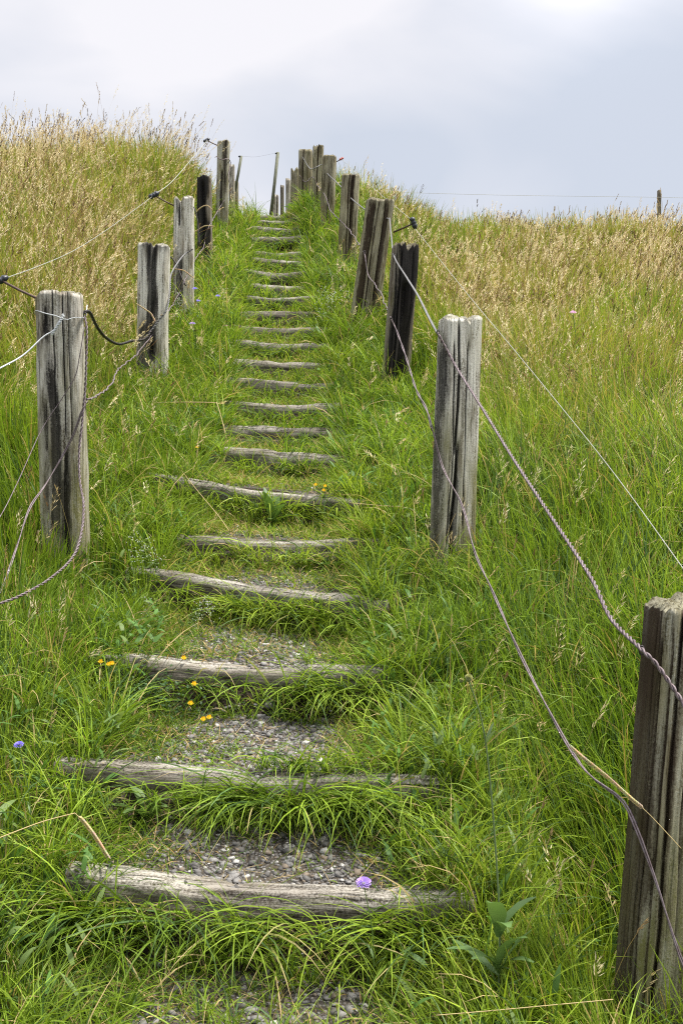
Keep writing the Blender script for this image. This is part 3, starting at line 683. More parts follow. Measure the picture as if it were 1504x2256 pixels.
wire('lower grey wire kinking from the near left post up to the blackened one', [(192, 882, 5.31), (220, 868, 5.9), (246, 845, 6.6), (262, 812, 7.4), (300, 782, 8.3), (330, 745, 8.78), (368, 690, 9.4), (392, 650, 10.5), (410, 612, 10.65), (430, 570, 11.6), (450, 540, 12.6), (452, 515, 12.66), (465, 490, 12.8), (482, 460, 14.3), (495, 440, 14.5)], .0045, M_RUST, 'plain', wob=.012, group=G_L)
wire('short bent black wire dangling in front of the smooth pale post', [(376, 565, 10.68), (388, 580, 10.66), (395, 598, 10.64), (402, 615, 10.62), (409, 629, 10.6)], .0075, M_BLACKWIRE, 'plain', group=G_L)
wire('black wire hanging down the right edge of the smooth pale post', [(427, 455, 10.7), (432, 470, 10.7), (436, 490, 10.7), (438, 515, 10.68), (439, 540, 10.66)], .006, M_BLACKWIRE, 'plain', group=G_L)
wire('white wire strand hanging down the tall skyline post on the left', [(478, 345, 14.48), (488, 352, 14.46), (500, 349, 14.47), (508, 358, 14.6), (503, 390, 14.5), (508, 415, 14.5), (505, 430, 14.5)], .0055, M_RUST, 'plain', group=G_L)

# insulator rods
def insulator(label, a, b, d1, d2, mat, rr=.006, br=.02, hook=False):
    A, B = at(*a, d1), at(*b, d2)
    root = empty('insulator_rod', A, label, 'insulator', 'insulators for the electric line')
    g = Bag(); tube(g, [Vector((0, 0, 0)), (B - A) * .5 + Vector((0, 0, -.003)), B - A], rr, 7)
    if hook:
        q = B - A; tube(g, [q, q + Vector((.006, 0, .03)), q + Vector((-.02, 0, .045)), q + Vector((-.04, 0, .035))], rr * .8, 6)
    g.build('rod', M_ROD, root)
    dirv = Vector((.35, .1, -.95)).normalized() if hook else (Vector((.75, .35, .5))).normalized()
    h = Bag(); c = B - A; n = 13
    P = [c + dirv * (k / (n - 1) - .5) * br * 4.4 for k in range(n)]
    rad = [br * f for f in (.45, .8, 1.0, 1.0, .78, 1.0, 1.0, .78, 1.0, 1.0, .85, .7, .4)]
    tube(h, P, rad, 10); h.build('insulator', mat, root)
insulator('black insulator on a long rusty rod at the left frame edge', (84, 658), (2, 617), 5.42, 5.45, M_PLASTIC, .0065, .018)
insulator('dark ribbed insulator on a rod beside the smooth pale left post', (386, 454), (339, 429), 10.8, 10.75, M_PLASTIC, .007, .026)
insulator('small dark insulator on a rod at the top of the skyline left post', (480, 320), (455, 308), 14.6, 14.6, M_PLASTIC, .007, .022)
insulator('black hooked insulator on a rod beside the leaning split post', (866, 511), (911, 491), 10.4, 10.25, M_PLASTIC, .0085, .026, True)
insulator('small red insulator beside the flat topped crest post', (740, 356), (752, 349), 14.2, 14.2, M_REDPLASTIC, .006, .015)

# ------------------------------------------------------------------ grass
def blades(root, L, W, az, th0, bend, c0, c1, K, twist, prof='blade'):
    """ribbons: angle from vertical th0 at the root grows by bend towards the tip"""
    n = len(root); root = np.asarray(root, float)
    t = np.linspace(0, 1, K + 1)
    th = th0[:, None] + bend[:, None] * t[None, :] ** 1.3
    st, ct = np.sin(th), np.cos(th); ca, sa = np.cos(az)[:, None], np.sin(az)[:, None]
    D = np.stack([st * ca, st * sa, ct], -1)
    mid = (D[:, :-1] + D[:, 1:]) / 2
    P = np.concatenate([np.zeros((n, 1, 3)), np.cumsum(mid, 1)], 1) * (L / K)[:, None, None] + root[:, None, :]
    s = np.stack([-np.sin(az), np.cos(az), 0 * az], -1)[:, None, :]
    nn = np.stack([ct * ca, ct * sa, -st], -1)
    tw = twist[:, None] * (1 + .6 * t[None, :])
    S = s * np.cos(tw)[..., None] + nn * np.sin(tw)[..., None]
    w = (np.where(t < .35, .75 + .25 * t / .35, 1 - ((t - .35) / .65) ** 1.7 * .93) if prof == 'blade' else (1 - .55 * t))[None, :] * W[:, None] / 2
    V = np.stack([P - S * w[..., None], P + S * w[..., None]], 2).reshape(-1, 3)
    b = (np.arange(n) * (K + 1) * 2)[:, None]; j = np.arange(K)[None, :] * 2
    Q = np.stack([b + j, b + j + 1, b + j + 3, b + j + 2], -1).reshape(-1, 4)
    C = c0[:, None, :] * (1 - t[None, :, None]) + c1[:, None, :] * t[None, :, None]
    C = np.repeat(C, 2, 1).reshape(-1, 3)
    return V, Q, C, P, D

class Mass:
    def __init__(s): s.V = []; s.Q = []; s.C = []; s.n = 0
    def add(s, V, Q, C):
        s.V.append(V.astype(np.float32)); s.Q.append((Q + s.n).astype(np.int32)); s.C.append(C.astype(np.float32)); s.n += len(V)
    def build(s, name, mat, label, cat):
        me = array_mesh(name, np.concatenate(s.V), np.concatenate(s.Q), np.concatenate(s.C), False)
        o = link(name, me, mat); tag(o, label, cat, kind='stuff'); return o

def scatter(dens, y0, y1, margin=.9, ref=4.0, power=1.0, floor=.12):
    X, Y, Lo = [], [], []
    dy = .1
    for y in np.arange(y0, y1, dy):
        lod = max(floor, min(1.0, (ref / max(y, .1)) ** power)); hw = .325 * max(y, .5) + margin
        k = rng.poisson(dens * lod * 2 * hw * dy)
        X.append(rng.uniform(-hw, hw, k)); Y.append(rng.uniform(y, y + dy, k)); Lo.append(np.full(k, lod))
    return np.concatenate(X), np.concatenate(Y), np.concatenate(Lo)

G_A = np.array([.172, .280, .024]); G_B = np.array([.070, .138, .015]); G_C = np.array([.33, .42, .05]); G_D = np.array([.060, .115, .035])
DRY_A = np.array([.58, .45, .22]); DRY_B = np.array([.40, .27, .11]); DRY_C = np.array([.88, .77, .52])
def green(n, x, y, yellow=0.0):
    r = rng.random((n, 1)); q = rng.random((n, 1))
    p = vnoise(x * 1.7, y * 1.7, 61)[:, None]; p2 = vnoise(x * .5, y * .5, 62)[:, None]
    c = G_B * (1 - r) + G_A * r
    c = c * (1 - .55 * q * p * 1.3) + G_C * (.55 * q * p * 1.3)
    c = np.where(rng.random((n, 1)) < .18 + .3 * (p2 - .5), G_D * (.8 + .5 * r), c)
    return c * (.85 + .3 * p2) * (.8 + .4 * rng.random((n, 1)))

short, fieldg, stems, drylow = Mass(), Mass(), Mass(), Mass()
def is_near(y): return y < 6.5

# --- 1. field and verge blades
X, Y, LO = scatter(6200, 2.0, 18.5, 1.0, 3.8, 1.0, .16)
u = X - path_x(Y); h = path_h(Y); au = np.abs(u)
dl = post_l(Y) - X; dr = X - post_r(Y)
inpath = au < h
out = np.maximum(dl, dr)                                # >0 outside the posts
clump = vnoise(X * 5, Y * 5, 71); big = vnoise(X * 1.1, Y * 1.1, 72)
keep = (~inpath) & (rng.random(len(X)) < .45 + .75 * clump)
X, Y, LO, u, h, au, dl, dr, out, clump, big = [a[keep] for a in (X, Y, LO, u, h, au, dl, dr, out, clump, big)]
n = len(X); dry = dryness(X, Y)
ramp_e = sstep(0, .5, au - h)
Lr = (.11 + .14 * ramp_e + .25 * sstep(-.08, .5, out)) * (.55 + .85 * rng.random(n)) * (.7 + .6 * big)
Lr *= 1 - .25 * sstep(9, 14, Y) * (out < 0)
Lr *= 1 - .32 * sstep(4.5, 6.5, Y) * np.exp(-(out / .28) ** 2)
Wd = (.0040 + .0036 * rng.random(n)) * LO ** -.55
azr = rng.uniform(0, 2 * np.pi, n)
# lean: a little downhill and towards the path, with tuft-wise drift
drift = 2 * np.pi * vnoise(X * 2.3, Y * 2.3, 73)
vx = .8 * np.cos(azr) + 1.0 * np.cos(drift) - .55 * np.sign(u) * (1 - sstep(.2, .9, au - h)) + .15
vy = .8 * np.sin(azr) + 1.0 * np.sin(drift) - .45
az = np.arctan2(vy, vx)
th0 = rng.uniform(.0, .26, n); bend = rng.gamma(1.7, .30, n) * (.45 + .75 * (Lr / .3))
bend = np.clip(bend, .05, 2.2)
c0 = green(n, X, Y); c1 = c0 * np.array([1.2, 1.12, 1.0])
isd = rng.random(n) < .06 + .34 * dry
rr_ = rng.random((n, 1)); dc = (np.array([.56, .43, .19]) * rr_ + np.array([.38, .25, .09]) * (1 - rr_)) * .9
c0 = np.where(isd[:, None], dc * np.array([.85, .95, .8]), c0); c1 = np.where(isd[:, None], dc, c1)
yel = (dry * .55)[:, None]; c0 = c0 * (1 - yel) + yel * np.array([.20, .225, .04]); c1 = c1 * (1 - yel) + yel * np.array([.30, .29, .065])
Z = H(X, Y) - .01
root = np.stack([X, Y, Z], -1)
tw = rng.normal(0, .5, n)
nr = Y < 6.2
for msk, K in ((nr, 5), (~nr & (Y < 11), 4), (Y >= 11, 3)):
    V, Q, C, _, _ = blades(root[msk], Lr[msk], Wd[msk], az[msk], th0[msk], bend[msk], c0[msk], c1[msk], K, tw[msk])
    fieldg.add(V, Q, C)

# --- 2. tufts: bunches that share a root and arch outwards
def tufts(xs, ys, zs, nb, Lm, Wm, spread, th_lo, th_hi, bend_lo, bend_hi, K=5, bias=(0, -.3), mass=short, dryfrac=.06, ym=0):
    k = len(xs)
    idx = np.repeat(np.arange(k), nb); n = len(idx)
    tx, ty_, tz_ = xs[idx] + rng.normal(0, spread, n), ys[idx] + rng.normal(0, spread, n), zs[idx]
    a = rng.uniform(0, 2 * np.pi, n)
    az = np.arctan2(np.sin(a) + bias[1], np.cos(a) + bias[0])
    L = Lm[idx] * (.45 + .75 * rng.random(n)); W = Wm * (.7 + .6 * rng.random(n)) * np.maximum(1, ty_ / 5.0) ** .45
    c0 = green(n, tx, ty_); tc_ = (.8 + .45 * rng.random(k))[idx][:, None]; c0 = c0 * tc_; c1 = c0 * np.array([1.25, 1.13, 1.0])
    d = rng.random(n) < dryfrac
    dc = DRY_A * .8 + DRY_B * .2
    c0 = np.where(d[:, None], dc * .7, c0); c1 = np.where(d[:, None], dc, c1)
    V, Q, C, _, _ = blades(np.stack([tx, ty_, tz_], -1), L, W, az, rng.uniform(th_lo, th_hi, n), rng.uniform(bend_lo, bend_hi, n), c0, c1, K, rng.normal(0, .45, n))
    mass.add(V, Q, C)
X, Y, LO = scatter(95, 2.2, 15.5, .5, 4.5, .7, .3)
u = X - path_x(Y); h = path_h(Y)
keep = (np.abs(u) > h - .08 + .07 * sstep(5, 7, Y)) & (post_l(Y) - X < .6) & (X - post_r(Y) < .9)
X, Y = X[keep], Y[keep]
tufts(X, Y, H(X, Y) - .01, 26, (.17 + .22 * rng.random(len(X))) * (1 + .2 * sstep(5, 7, Y)), .0046, .018, .05, .5, .5, 1.9)

# --- 3. growth on the treads: short turf, thin in the trodden middle of the lowest steps
X, Y, LO = scatter(7800, 2.2, 16.6, 0, 5.0, .9, .25)
u = X - path_x(Y); h = path_h(Y)
grav = np.interp(Y, [2.2, 3.1, 4.3, 5.2, 6.0, 7.5, 10], [.35, .80, .82, .42, .26, .10, .02])
bare = grav * (1 - sstep(.18, .68, np.abs(u - .06) / h + .55 * (vnoise(X * 5, Y * 5, 81) - .5)))
yl = Y - np.interp(Y, LD, LS) * np.clip(u, -.75, .75)
dback = np.min(np.where((yl[:, None] - LD[None]) > -.06, yl[:, None] - LD[None], 9), 1)      # distance behind the nearest log below
dfront = np.min(np.where((LD[None] - yl[:, None]) > -.02, LD[None] - yl[:, None], 9), 1)
keep = (np.abs(u) < h + .05) & (rng.random(len(X)) > bare * 1.03) & (rng.random(len(X)) < .25 + sstep(.05, .22, dfront)) & (rng.random(len(X)) < .12 + sstep(.05, .28, dback) + .8 * sstep(.75, 1.0, np.abs(u) / h))
X, Y, LO, u, h, bare = X[keep], Y[keep], LO[keep], u[keep], h[keep], bare[keep]
n = len(X)
edge = sstep(.4, 1.05, np.abs(u) / h)
Lr = (.035 + .06 * rng.random(n) + .15 * edge * rng.random(n)) * (1 - .5 * bare) * (1 + .25 * sstep(4.5, 6, Y) - .35 * sstep(9, 12, Y))
az = np.arctan2(np.sin(rng.uniform(0, 6.283, n)) - .1, np.cos(rng.uniform(0, 6.283, n)) - .3 * np.sign(u) * edge)
c0 = green(n, X, Y) * .92; c1 = c0 * np.array([1.2, 1.12, 1.0])
isd = rng.random(n) < .10 + .12 * (1 - edge)
dc = DRY_A * .7 * rng.random((n, 1)) + DRY_B * .7
c0 = np.where(isd[:, None], dc * .8, c0); c1 = np.where(isd[:, None], dc, c1)
V, Q, C, _, _ = blades(np.stack([X, Y, H(X, Y) - .004], -1), Lr, (.0028 + .002 * rng.random(n)) * LO ** -.5, az, rng.uniform(.2, 1.25, n), rng.uniform(.1, 1.2, n), c0, c1, 3, rng.normal(0, .6, n))
short.add(V, Q, C)

# --- 4. grass hanging from under and over every log and standing before its riser
#   index: list of (from, to, density weight) along the log, 0 = left end
HANG = {0: [(0, .35, .9), (.35, .62, .55), (.62, 1, 1.25)], 1: [(0, .1, .8), (.1, .42, .45), (.42, 1.0, 1.9)], 2: [(0, .12, .7), (.12, .35, .2), (.35, .62, .5), (.62, 1, 1.3)],
        3: [(0, .25, .2), (.25, .45, .3), (.45, 1, .9)], 4: [(0, .5, .6), (.5, 1, .7)], 5: [(0, .1, .6), (.1, .85, 1.0), (.85, 1, .9)], 6: [(0, .2, .5), (.2, 1, 1.3)]}
OVER = {0: [(.80, 1, .5), (0, .1, .5)], 1: [(.52, 1, 1.0), (0, .08, .5)], 2: [(0, .1, .4), (.72, 1, .6)], 3: [(.5, .75, .12), (.92, 1, .6)], 4: [(.8, 1, .6), (0, .12, .5)], 5: [(.25, .65, .3), (.85, 1, .5)], 6: [(.4, 1, .8)], 7: [(0, 1, .9)], 9: [(0, .3, .5), (.3, 1, .7)], 10: [(0, 1, .6)], 14: [(0, .5, .7)], 18: [(0, .5, .7)]}
for i, (A, B, r) in enumerate(LOGAX):
    L = np.linalg.norm(B - A); d = LD[i]
    lod = min(1.0, (4.5 / d) ** .7)
    for (t0, t1, wgt) in HANG.get(i, [(0, .3, .7 + .3 * (i % 3)), (.3, 1, 1.0)]):
        n = int((820 if i < 4 else 620) * lod * L * (t1 - t0) * wgt)
        t = rng.uniform(t0, t1, n)
        cl = vnoise(t * L * 7 + i * 9, t * 0, 91); k = rng.random(n) < .25 + 1.0 * cl; t = t[k]; n = len(t)
        p = A + (B - A) * t[:, None]
        low = rng.random(n)
        x, y = p[:, 0], p[:, 1] - r * .95
        z = p[:, 2] - r * (.85 if i < 3 else 1.2) - low * (.07 if i else .10)
        az = rng.normal(-np.pi / 2, .7, n) + 2.0 * (vnoise(t * L * 9, t * 0 + i, 93) - .5)
        c0 = green(n, x, y) * (.85 + .3 * rng.random((n, 1))); c1 = c0 * np.array([1.25, 1.15, 1.0])
        dd = rng.random(n) < .05; c1 = np.where(dd[:, None], DRY_A * .8, c1)
        Lb = (.10 + .32 * rng.random(n) ** 1.3) * (1 if i < 6 else .9) * (1.15 if i in (0, 1) else 1)
        V, Q, C, _, _ = blades(np.stack([x, y, z], -1), Lb, (.0040 + .0026 * rng.random(n)) * lod ** -.5, az, rng.uniform(.55, 1.25, n), rng.uniform(.5, 1.6, n), c0, c1, 6, rng.normal(0, .4, n))
        short.add(V, Q, C)
    for (t0, t1, wgt) in OVER.get(i, [(.0, .15, .7), (.15, .9, .30 if i % 3 else .10), (.85, 1, .8)]):
        n = int(620 * lod * L * (t1 - t0) * wgt)
        t = rng.uniform(t0, t1, n)
        cl = vnoise(t * L * 6 + i * 5, t * 0, 92); k = rng.random(n) < .1 + 1.2 * cl; t = t[k]; n = len(t)
        p = A + (B - A) * t[:, None]
        x = p[:, 0]; y = p[:, 1] + r * rng.uniform(.6, 1.6, n); z = H(x, y) - .01
        az = rng.normal(-np.pi / 2, .6, n)
        c0 = green(n, x, y); c1 = c0 * np.array([1.25, 1.15, 1.0])
        V, Q, C, _, _ = blades(np.stack([x, y, z], -1), .10 + .17 * rng.random(n), (.0040 + .0026 * rng.random(n)) * lod ** -.5, az, rng.uniform(.2, .8, n), rng.uniform(.9, 1.8, n), c0, c1, 6, rng.normal(0, .4, n))
        short.add(V, Q, C)
    # clumps that swallow both ends of the log
    k = 5 if i < 6 else 3
    t = np.concatenate([rng.uniform(-.07, .05, k), rng.uniform(.95, 1.07, k)]); p = A + (B - A) * t[:, None]
    x = p[:, 0]; y = p[:, 1] - r * rng.uniform(-.5, 1.6, 2 * k); z = H(x, y) - .01
    tufts(x, y, z, 16, .16 + .16 * rng.random(2 * k), .0046, .02, .05, .6, .4, 1.7, 5, (0, -.45))
    if i == 0:
        k = 95; x = rng.uniform(-.85, .75, k); y = rng.uniform(2.5, 3.02, k); z = H(x, y) - .01
        tufts(x, y, z, 15, .08 + .20 * rng.random(k), .0040, .018, .1, .9, .4, 1.8, 5, (0, -.3))
    # clumps at the foot of the riser
    n = int((70 if i == 0 else 48 if i < 6 else 32) * L * (.7 if i in (2,) else 1))
    t = rng.uniform(0, 1, n); p = A + (B - A) * t[:, None]
    x = p[:, 0]; y = p[:, 1] - r - rng.uniform(.02, .13, n); z = H(x, y) - .01
    tufts(x, y, z, 14 if i < 8 else 9, (.10 if i == 0 else .06) + .17 * rng.random(n), .0042, .014, .1, .8, .4, 1.6, 5, (0, -.5))

# --- small broad leaves mixed into the sward
X, Y, LO = scatter(700, 2.2, 11, .6, 4.0, 1.0, .2)
k = (np.abs(X - path_x(Y)) > path_h(Y) * .75) & (rng.random(len(X)) < 1.6 * vnoise(X * 2.6, Y * 2.6, 101) - .35) & (np.abs(X - path_x(Y)) < 1.7)
X, Y, LO = X[k], Y[k], LO[k]; n = len(X)
c0 = np.array([.07, .14, .03]) * (.7 + .8 * rng.random((n, 1))); c0 = np.where(rng.random((n, 1)) < .3, np.array([.14, .20, .06]), c0)
V, Q, C, _, _ = blades(np.stack([X, Y, H(X, Y) + rng.uniform(0, .14, n)], -1), rng.uniform(.03, .10, n), rng.uniform(.010, .022, n) * LO ** -.3, rng.uniform(0, 6.28, n), rng.uniform(.3, 1.1, n), rng.uniform(.3, 1.3, n), c0, c0 * 1.12, 5, rng.normal(0, .3, n))
short.add(V, Q, C)
short.build('path_grass', M_GRASS, 'bright arching grass on the verges, treads and under the log steps', 'grass')
fieldg.build('meadow_grass', M_GRASS, 'long green meadow blades covering the slopes beside the steps', 'grass')

# --- 5. flowering stems gone to straw
def seedheads(X, Y, hgt, LO, kindp, green_mix, mass):
    n = len(X); Z = H(X, Y) - .01
    az = np.arctan2(rng.normal(-.1, 1, n), rng.normal(.75, 1, n)); th0 = rng.uniform(.0, .22, n); bend = rng.gamma(2.0, .22, n)
    W = (.0019 + .0012 * rng.random(n)) * LO ** -.66
    r = rng.random((n, 1))
    c1 = DRY_A * r + DRY_B * (1 - r); c0 = c1 * .8
    g = (rng.random((n, 1)) < green_mix[:, None])
    c0 = np.where(g, np.array([.16, .19, .045]) * (.7 + .6 * r), c0)
    c1 = np.where(rng.random((n, 1)) < .22, np.array([.27, .135, .06]) * (.7 + .5 * r), c1)
    K = 5
    V, Q, C, P, D = blades(np.stack([X, Y, Z], -1), hgt, W, az, th0, bend, c0, c1, K, rng.normal(0, 1.2, n), 'stem')
    mass.add(V, Q, C)
    M = 17
    sp = kindp < .60                                       # loose panicle, else a tight spike
    frac = np.where(sp, rng.uniform(.14, .25, n), rng.uniform(.07, .14, n))
    sprd = np.where(sp, rng.uniform(.006, .022, n), .003) * (LO ** -.2)
    tone = rng.random(n)
    cc = np.where(sp[:, None], DRY_C * tone[:, None] + DRY_A * (1 - tone[:, None]), DRY_A * .8 * tone[:, None] + np.array([.17, .095, .05]) * (1 - tone[:, None]))
    darkh = rng.random(n) < .07; cc = np.where(darkh[:, None], np.array([.06, .04, .025]), cc)
    for m in range(M):
        q = (m + rng.random(n)) / M
        tt = (1 - frac * (1 - q)) * K; j = np.minimum(tt.astype(int), K - 1); f = (tt - j)[:, None]
        ar = np.arange(n)
        p = P[ar, j] * (1 - f) + P[ar, j + 1] * f; dv = D[ar, j] * (1 - f) + D[ar, j + 1] * f
        ph = rng.uniform(0, 2 * np.pi, n)
        o = np.stack([np.cos(ph), np.sin(ph), rng.uniform(-.6, .3, n)], -1)
        taper = np.sin(np.clip(q * .85 + .15, 0, 1) * np.pi) ** .7
        b0 = p + o * (sprd * taper * rng.uniform(.2, 1, n))[:, None]
        sd_ = dv * 1.0 + o * np.where(sp, .42, .2)[:, None] + np.array([.30, 0, -.05])
        sd_ /= np.linalg.norm(sd_, axis=1)[:, None]
        ln = np.where(sp, rng.uniform(.015, .030, n), rng.uniform(.012, .019, n)) * LO ** -.4
        wd = np.where(sp, .0046, .0056) * (.7 + .7 * rng.random(n)) * LO ** -.62 * (.6 + .4 * sstep(4, 8, Y))
        sv_ = np.cross(sd_, rng.normal(0, 1, (n, 3))); sv_ /= np.linalg.norm(sv_, axis=1)[:, None] + 1e-9
        V = np.stack([b0, b0 + sd_ * (ln * .45)[:, None] + sv_ * wd[:, None] / 2, b0 + sd_ * ln[:, None], b0 + sd_ * (ln * .45)[:, None] - sv_ * wd[:, None] / 2], 1).reshape(-1, 3)
        Q = np.arange(n * 4).reshape(n, 4)
        mass.add(V, Q, np.repeat(cc * (.75 + .5 * rng.random((n, 1))), 4, 0))
X, Y, LO = scatter(640, 4.6, 18.6, 1.2, 6.5, .75, .3)
dry = dryness(X, Y)
keep = rng.random(len(X)) < dry * (.1 + 1.5 * vnoise(X * 1.9, Y * 1.6, 95) ** 1.5)
X, Y, LO, dry = X[keep], Y[keep], LO[keep], dry[keep]; n = len(X)
lft = X < path_x(Y)
hg = np.where(lft, rng.uniform(.50, .95, n), rng.uniform(.40, .76, n)) * (.8 + .35 * vnoise(X * .9, Y * .9, 96))
hg = np.where(rng.random(n) < .02, hg * 1.35, hg)
edge = np.minimum(np.abs(post_l(Y) - X), np.abs(X - post_r(Y))); hg *= .72 + .28 * sstep(0, .5, edge)
seedheads(X, Y, hg, LO, rng.random(n), np.clip(.60 - .5 * dry, 0, 1), stems)
# tall single stalks that stand clear of the left crest
X, Y, LO = scatter(16, 9.5, 15.5, .6, 6.5, .75, .3)
k = (post_l(Y) - X > .1); X, Y, LO = X[k], Y[k], LO[k]; n = len(X)
seedheads(X, Y, rng.uniform(.85, 1.30, n), LO * 1.5, rng.random(n) * .4 + .4, np.full(n, .3), stems)
# a thin sprinkling among the green verges
X, Y, LO = scatter(26, 2.6, 15, .8, 5, .5, .4)
keep = (np.abs(X - path_x(Y)) > path_h(Y) + .1); X, Y, LO = X[keep], Y[keep], LO[keep]; n = len(X)
seedheads(X, Y, rng.uniform(.28, .55, n), LO, rng.random(n), np.full(n, .75), stems)
stems.build('seeding_grass', M_DRY, 'straw coloured flowering grass stems and seed heads over the meadow', 'dry grass')

# --- 6. straw litter lying on treads and in the sward
X, Y, LO = scatter(200, 2.3, 12, 0, 4, 1.3, .1)
k = (np.abs(X - path_x(Y)) < path_h(Y) + .35); X, Y, LO = X[k], Y[k], LO[k]; n = len(X)
c = DRY_A * .75 * (.6 + .6 * rng.random((n, 1)))
V, Q, C, _, _ = blades(np.stack([X, Y, H(X, Y) + .008], -1), rng.uniform(.04, .16, n), .0022 * LO ** -.5, rng.uniform(0, 6.28, n), rng.uniform(1.2, 1.6, n), rng.uniform(-.2, .3, n), c, c, 3, rng.normal(0, .8, n))
drylow.add(V, Q, C)
drylow.build('straw_litter', M_DRY, 'bleached straw bits lying on the treads', 'straw')

# ------------------------------------------------------------------ gravel on the lower treads
def gravel():
    g = np.random.default_rng(21)
    ph = (1 + 5 ** .5) / 2
    ico = np.array([(-1, ph, 0), (1, ph, 0), (-1, -ph, 0), (1, -ph, 0), (0, -1, ph), (0, 1, ph), (0, -1, -ph), (0, 1, -ph), (ph, 0, -1), (ph, 0, 1), (-ph, 0, -1), (-ph, 0, 1)]) / 1.9
    tri = np.array([(0, 11, 5), (0, 5, 1), (0, 1, 7), (0, 7, 10), (0, 10, 11), (1, 5, 9), (5, 11, 4), (11, 10, 2), (10, 7, 6), (7, 1, 8), (3, 9, 4), (3, 4, 2), (3, 2, 6), (3, 6, 8), (3, 8, 9), (4, 9, 5), (2, 4, 11), (6, 2, 10), (8, 6, 7), (9, 8, 1)])
    X, Y = [], []
    for i, (dens) in enumerate([3000, 6500, 6500, 4000, 1600, 800, 300, 200]):
        y0 = 2.45 if i == 0 else LD[i - 1] + .02; y1 = LD[i] - .06
        n = int(dens * (y1 - y0) * 1.2)
        y = g.uniform(y0, y1, n); x = path_x(y) + g.uniform(-1, 1, n) * path_h(y)
        k = g.random(n) < 1.1 - 1.05 * sstep(.3, .8, np.abs(x - path_x(y)) / path_h(y) + .4 * (vnoise(x * 5, y * 5, 81) - .5))
        X.append(x[k]); Y.append(y[k])
    X = np.concatenate(X); Y = np.concatenate(Y); n = len(X)
    s = np.clip(g.lognormal(math.log(.0052), .5, n), .0025, .016)
    V = ico[None] * (1 + g.uniform(-.5, .5, (n, 12, 1))) * s[:, None, None] * np.stack([g.uniform(.8, 1.5, n), g.uniform(.7, 1.2, n), g.uniform(.5, .85, n)], -1)[:, None, :]
    a = g.uniform(0, 6.28, n); c, sn = np.cos(a)[:, None], np.sin(a)[:, None]
    x = V[..., 0] * c - V[..., 1] * sn; y = V[..., 0] * sn + V[..., 1] * c
    V = np.stack([x + X[:, None], y + Y[:, None], V[..., 2] + (H(X, Y) + s * .12)[:, None]], -1).reshape(-1, 3)
    Fq = (tri[None] + (np.arange(n) * 12)[:, None, None]).reshape(-1, 3)
    t = g.random((n, 1)); C = np.array([.070, .066, .061]) * (1 - t) + np.array([.25, .24, .228]) * t
    C = np.where(g.random((n, 1)) < .07, np.array([.5, .48, .45]), C); C = np.where(g.random((n, 1)) < .12, np.array([.19, .15, .11]), C)
    me = array_mesh('gravel', V, Fq, np.repeat(C, 12, 0), False)
    tag(link('gravel', me, M_STONE), 'loose grey crushed gravel on the lower treads', 'gravel', kind='stuff')
gravel()

# ------------------------------------------------------------------ flowers and broad leaved plants
def leaf(bag, root, az, L, W, th0, bend, c, K=7, fold=.25):
    root = Vector(root); p = root.copy(); V = []; Fc = []
    s = Vector((-math.sin(az), math.cos(az), 0))
    for k in range(K + 1):
        t = k / K; th = th0 + bend * t
        d = Vector((math.sin(th) * math.cos(az), math.sin(th) * math.sin(az), math.cos(th)))
        nn = Vector((math.cos(th) * math.cos(az), math.cos(th) * math.sin(az), -math.sin(th)))
        w = W / 2 * max(.04, math.sin(math.pi * min(1, t * .9 + .06)) ** .8) * (1 + .08 * math.sin(k * 2.3))
        V += [p - s * w - nn * w * fold, p, p + s * w - nn * w * fold]
        p = p + d * (L / K)
    for k in range(K):
        a = k * 3
        Fc += [(a, a + 1, a + 4, a + 3), (a + 1, a + 2, a + 5, a + 4)]
    bag.add(V, Fc, c)
def flower_head(bag, c, r, colr, n=34, dome=.75, nrm=Vector((0, -.35, .9))):
    nrm = nrm.normalized(); a1 = nrm.orthogonal().normalized(); a2 = nrm.cross(a1)
    for i in range(n):
        rr = math.sqrt((i + .5) / n); an = i * 2.39996
        rad = a1 * math.cos(an) + a2 * math.sin(an)
        b = c + rad * r * rr * .45 + nrm * r * dome * (1 - rr * rr) * .5
        tip = c + rad * r * (rr * 1.0 + .12) + nrm * r * dome * (1.05 - rr * rr * .8)
        s = nrm.cross(rad).normalized() * r * .17
        k = random.uniform(.8, 1.25)
        bag.add([b - s * .4, b + s * .4, tip + s, tip - s], [(0, 1, 2, 3)], tuple(x * k for x in colr))
def at_ground(px, py, d0=2.4, d1=17):
    for d in np.arange(d0, d1, .02):
        p = at(px, py, d)
        if p.z <= Hs(p.x, d): return p
    return at(px, py, d1)

PURPLE, LILAC, PINK, YEL, WHT = (.26, .22, .66), (.42, .28, .68), (.60, .22, .42), (.85, .60, .03), (.75, .77, .66)
def scabious(label, px, py, d, r, colr, hstem):
    top = at(px, py, d); gz = Hs(top.x + .03, d + .02)
    base = Vector((top.x + .03, d + .02, max(gz - .02, top.z - hstem)))
    root = empty('scabious', base, label, 'flower', 'violet meadow flowers')
    g = Bag(); P = catmull([Vector((0, 0, 0)), (top - base) * .5 + Vector((.01, 0, .0)), top - base], 6); tube(g, P, .0014 if d < 5 else .003, 5, (.12, .19, .05)); 
    for k in range(3): leaf(g, P[2 + k], k * 2.1, .05, .008, .5, .8, (.09, .15, .04))
    g.build('stem', M_LEAF, root)
    f = Bag(); flower_head(f, top - base, r, colr, 52 if d < 5 else 28); f.build('flower_head', M_PETAL, root)
scabious('large lilac flower in front of the lowest log step', 801, 1948, 2.98, .021, LILAC, .30)
scabious('violet flower low at the left frame edge beside the second step', 42, 1643, 3.35, .015, PURPLE, .3)
scabious('violet flower highest beside the foot of the smooth pale left post', 429, 637, 10.3, .025, PURPLE, .35)
scabious('violet flower standing farthest right of the cluster by the left posts', 480, 653, 10.6, .024, PURPLE, .3)
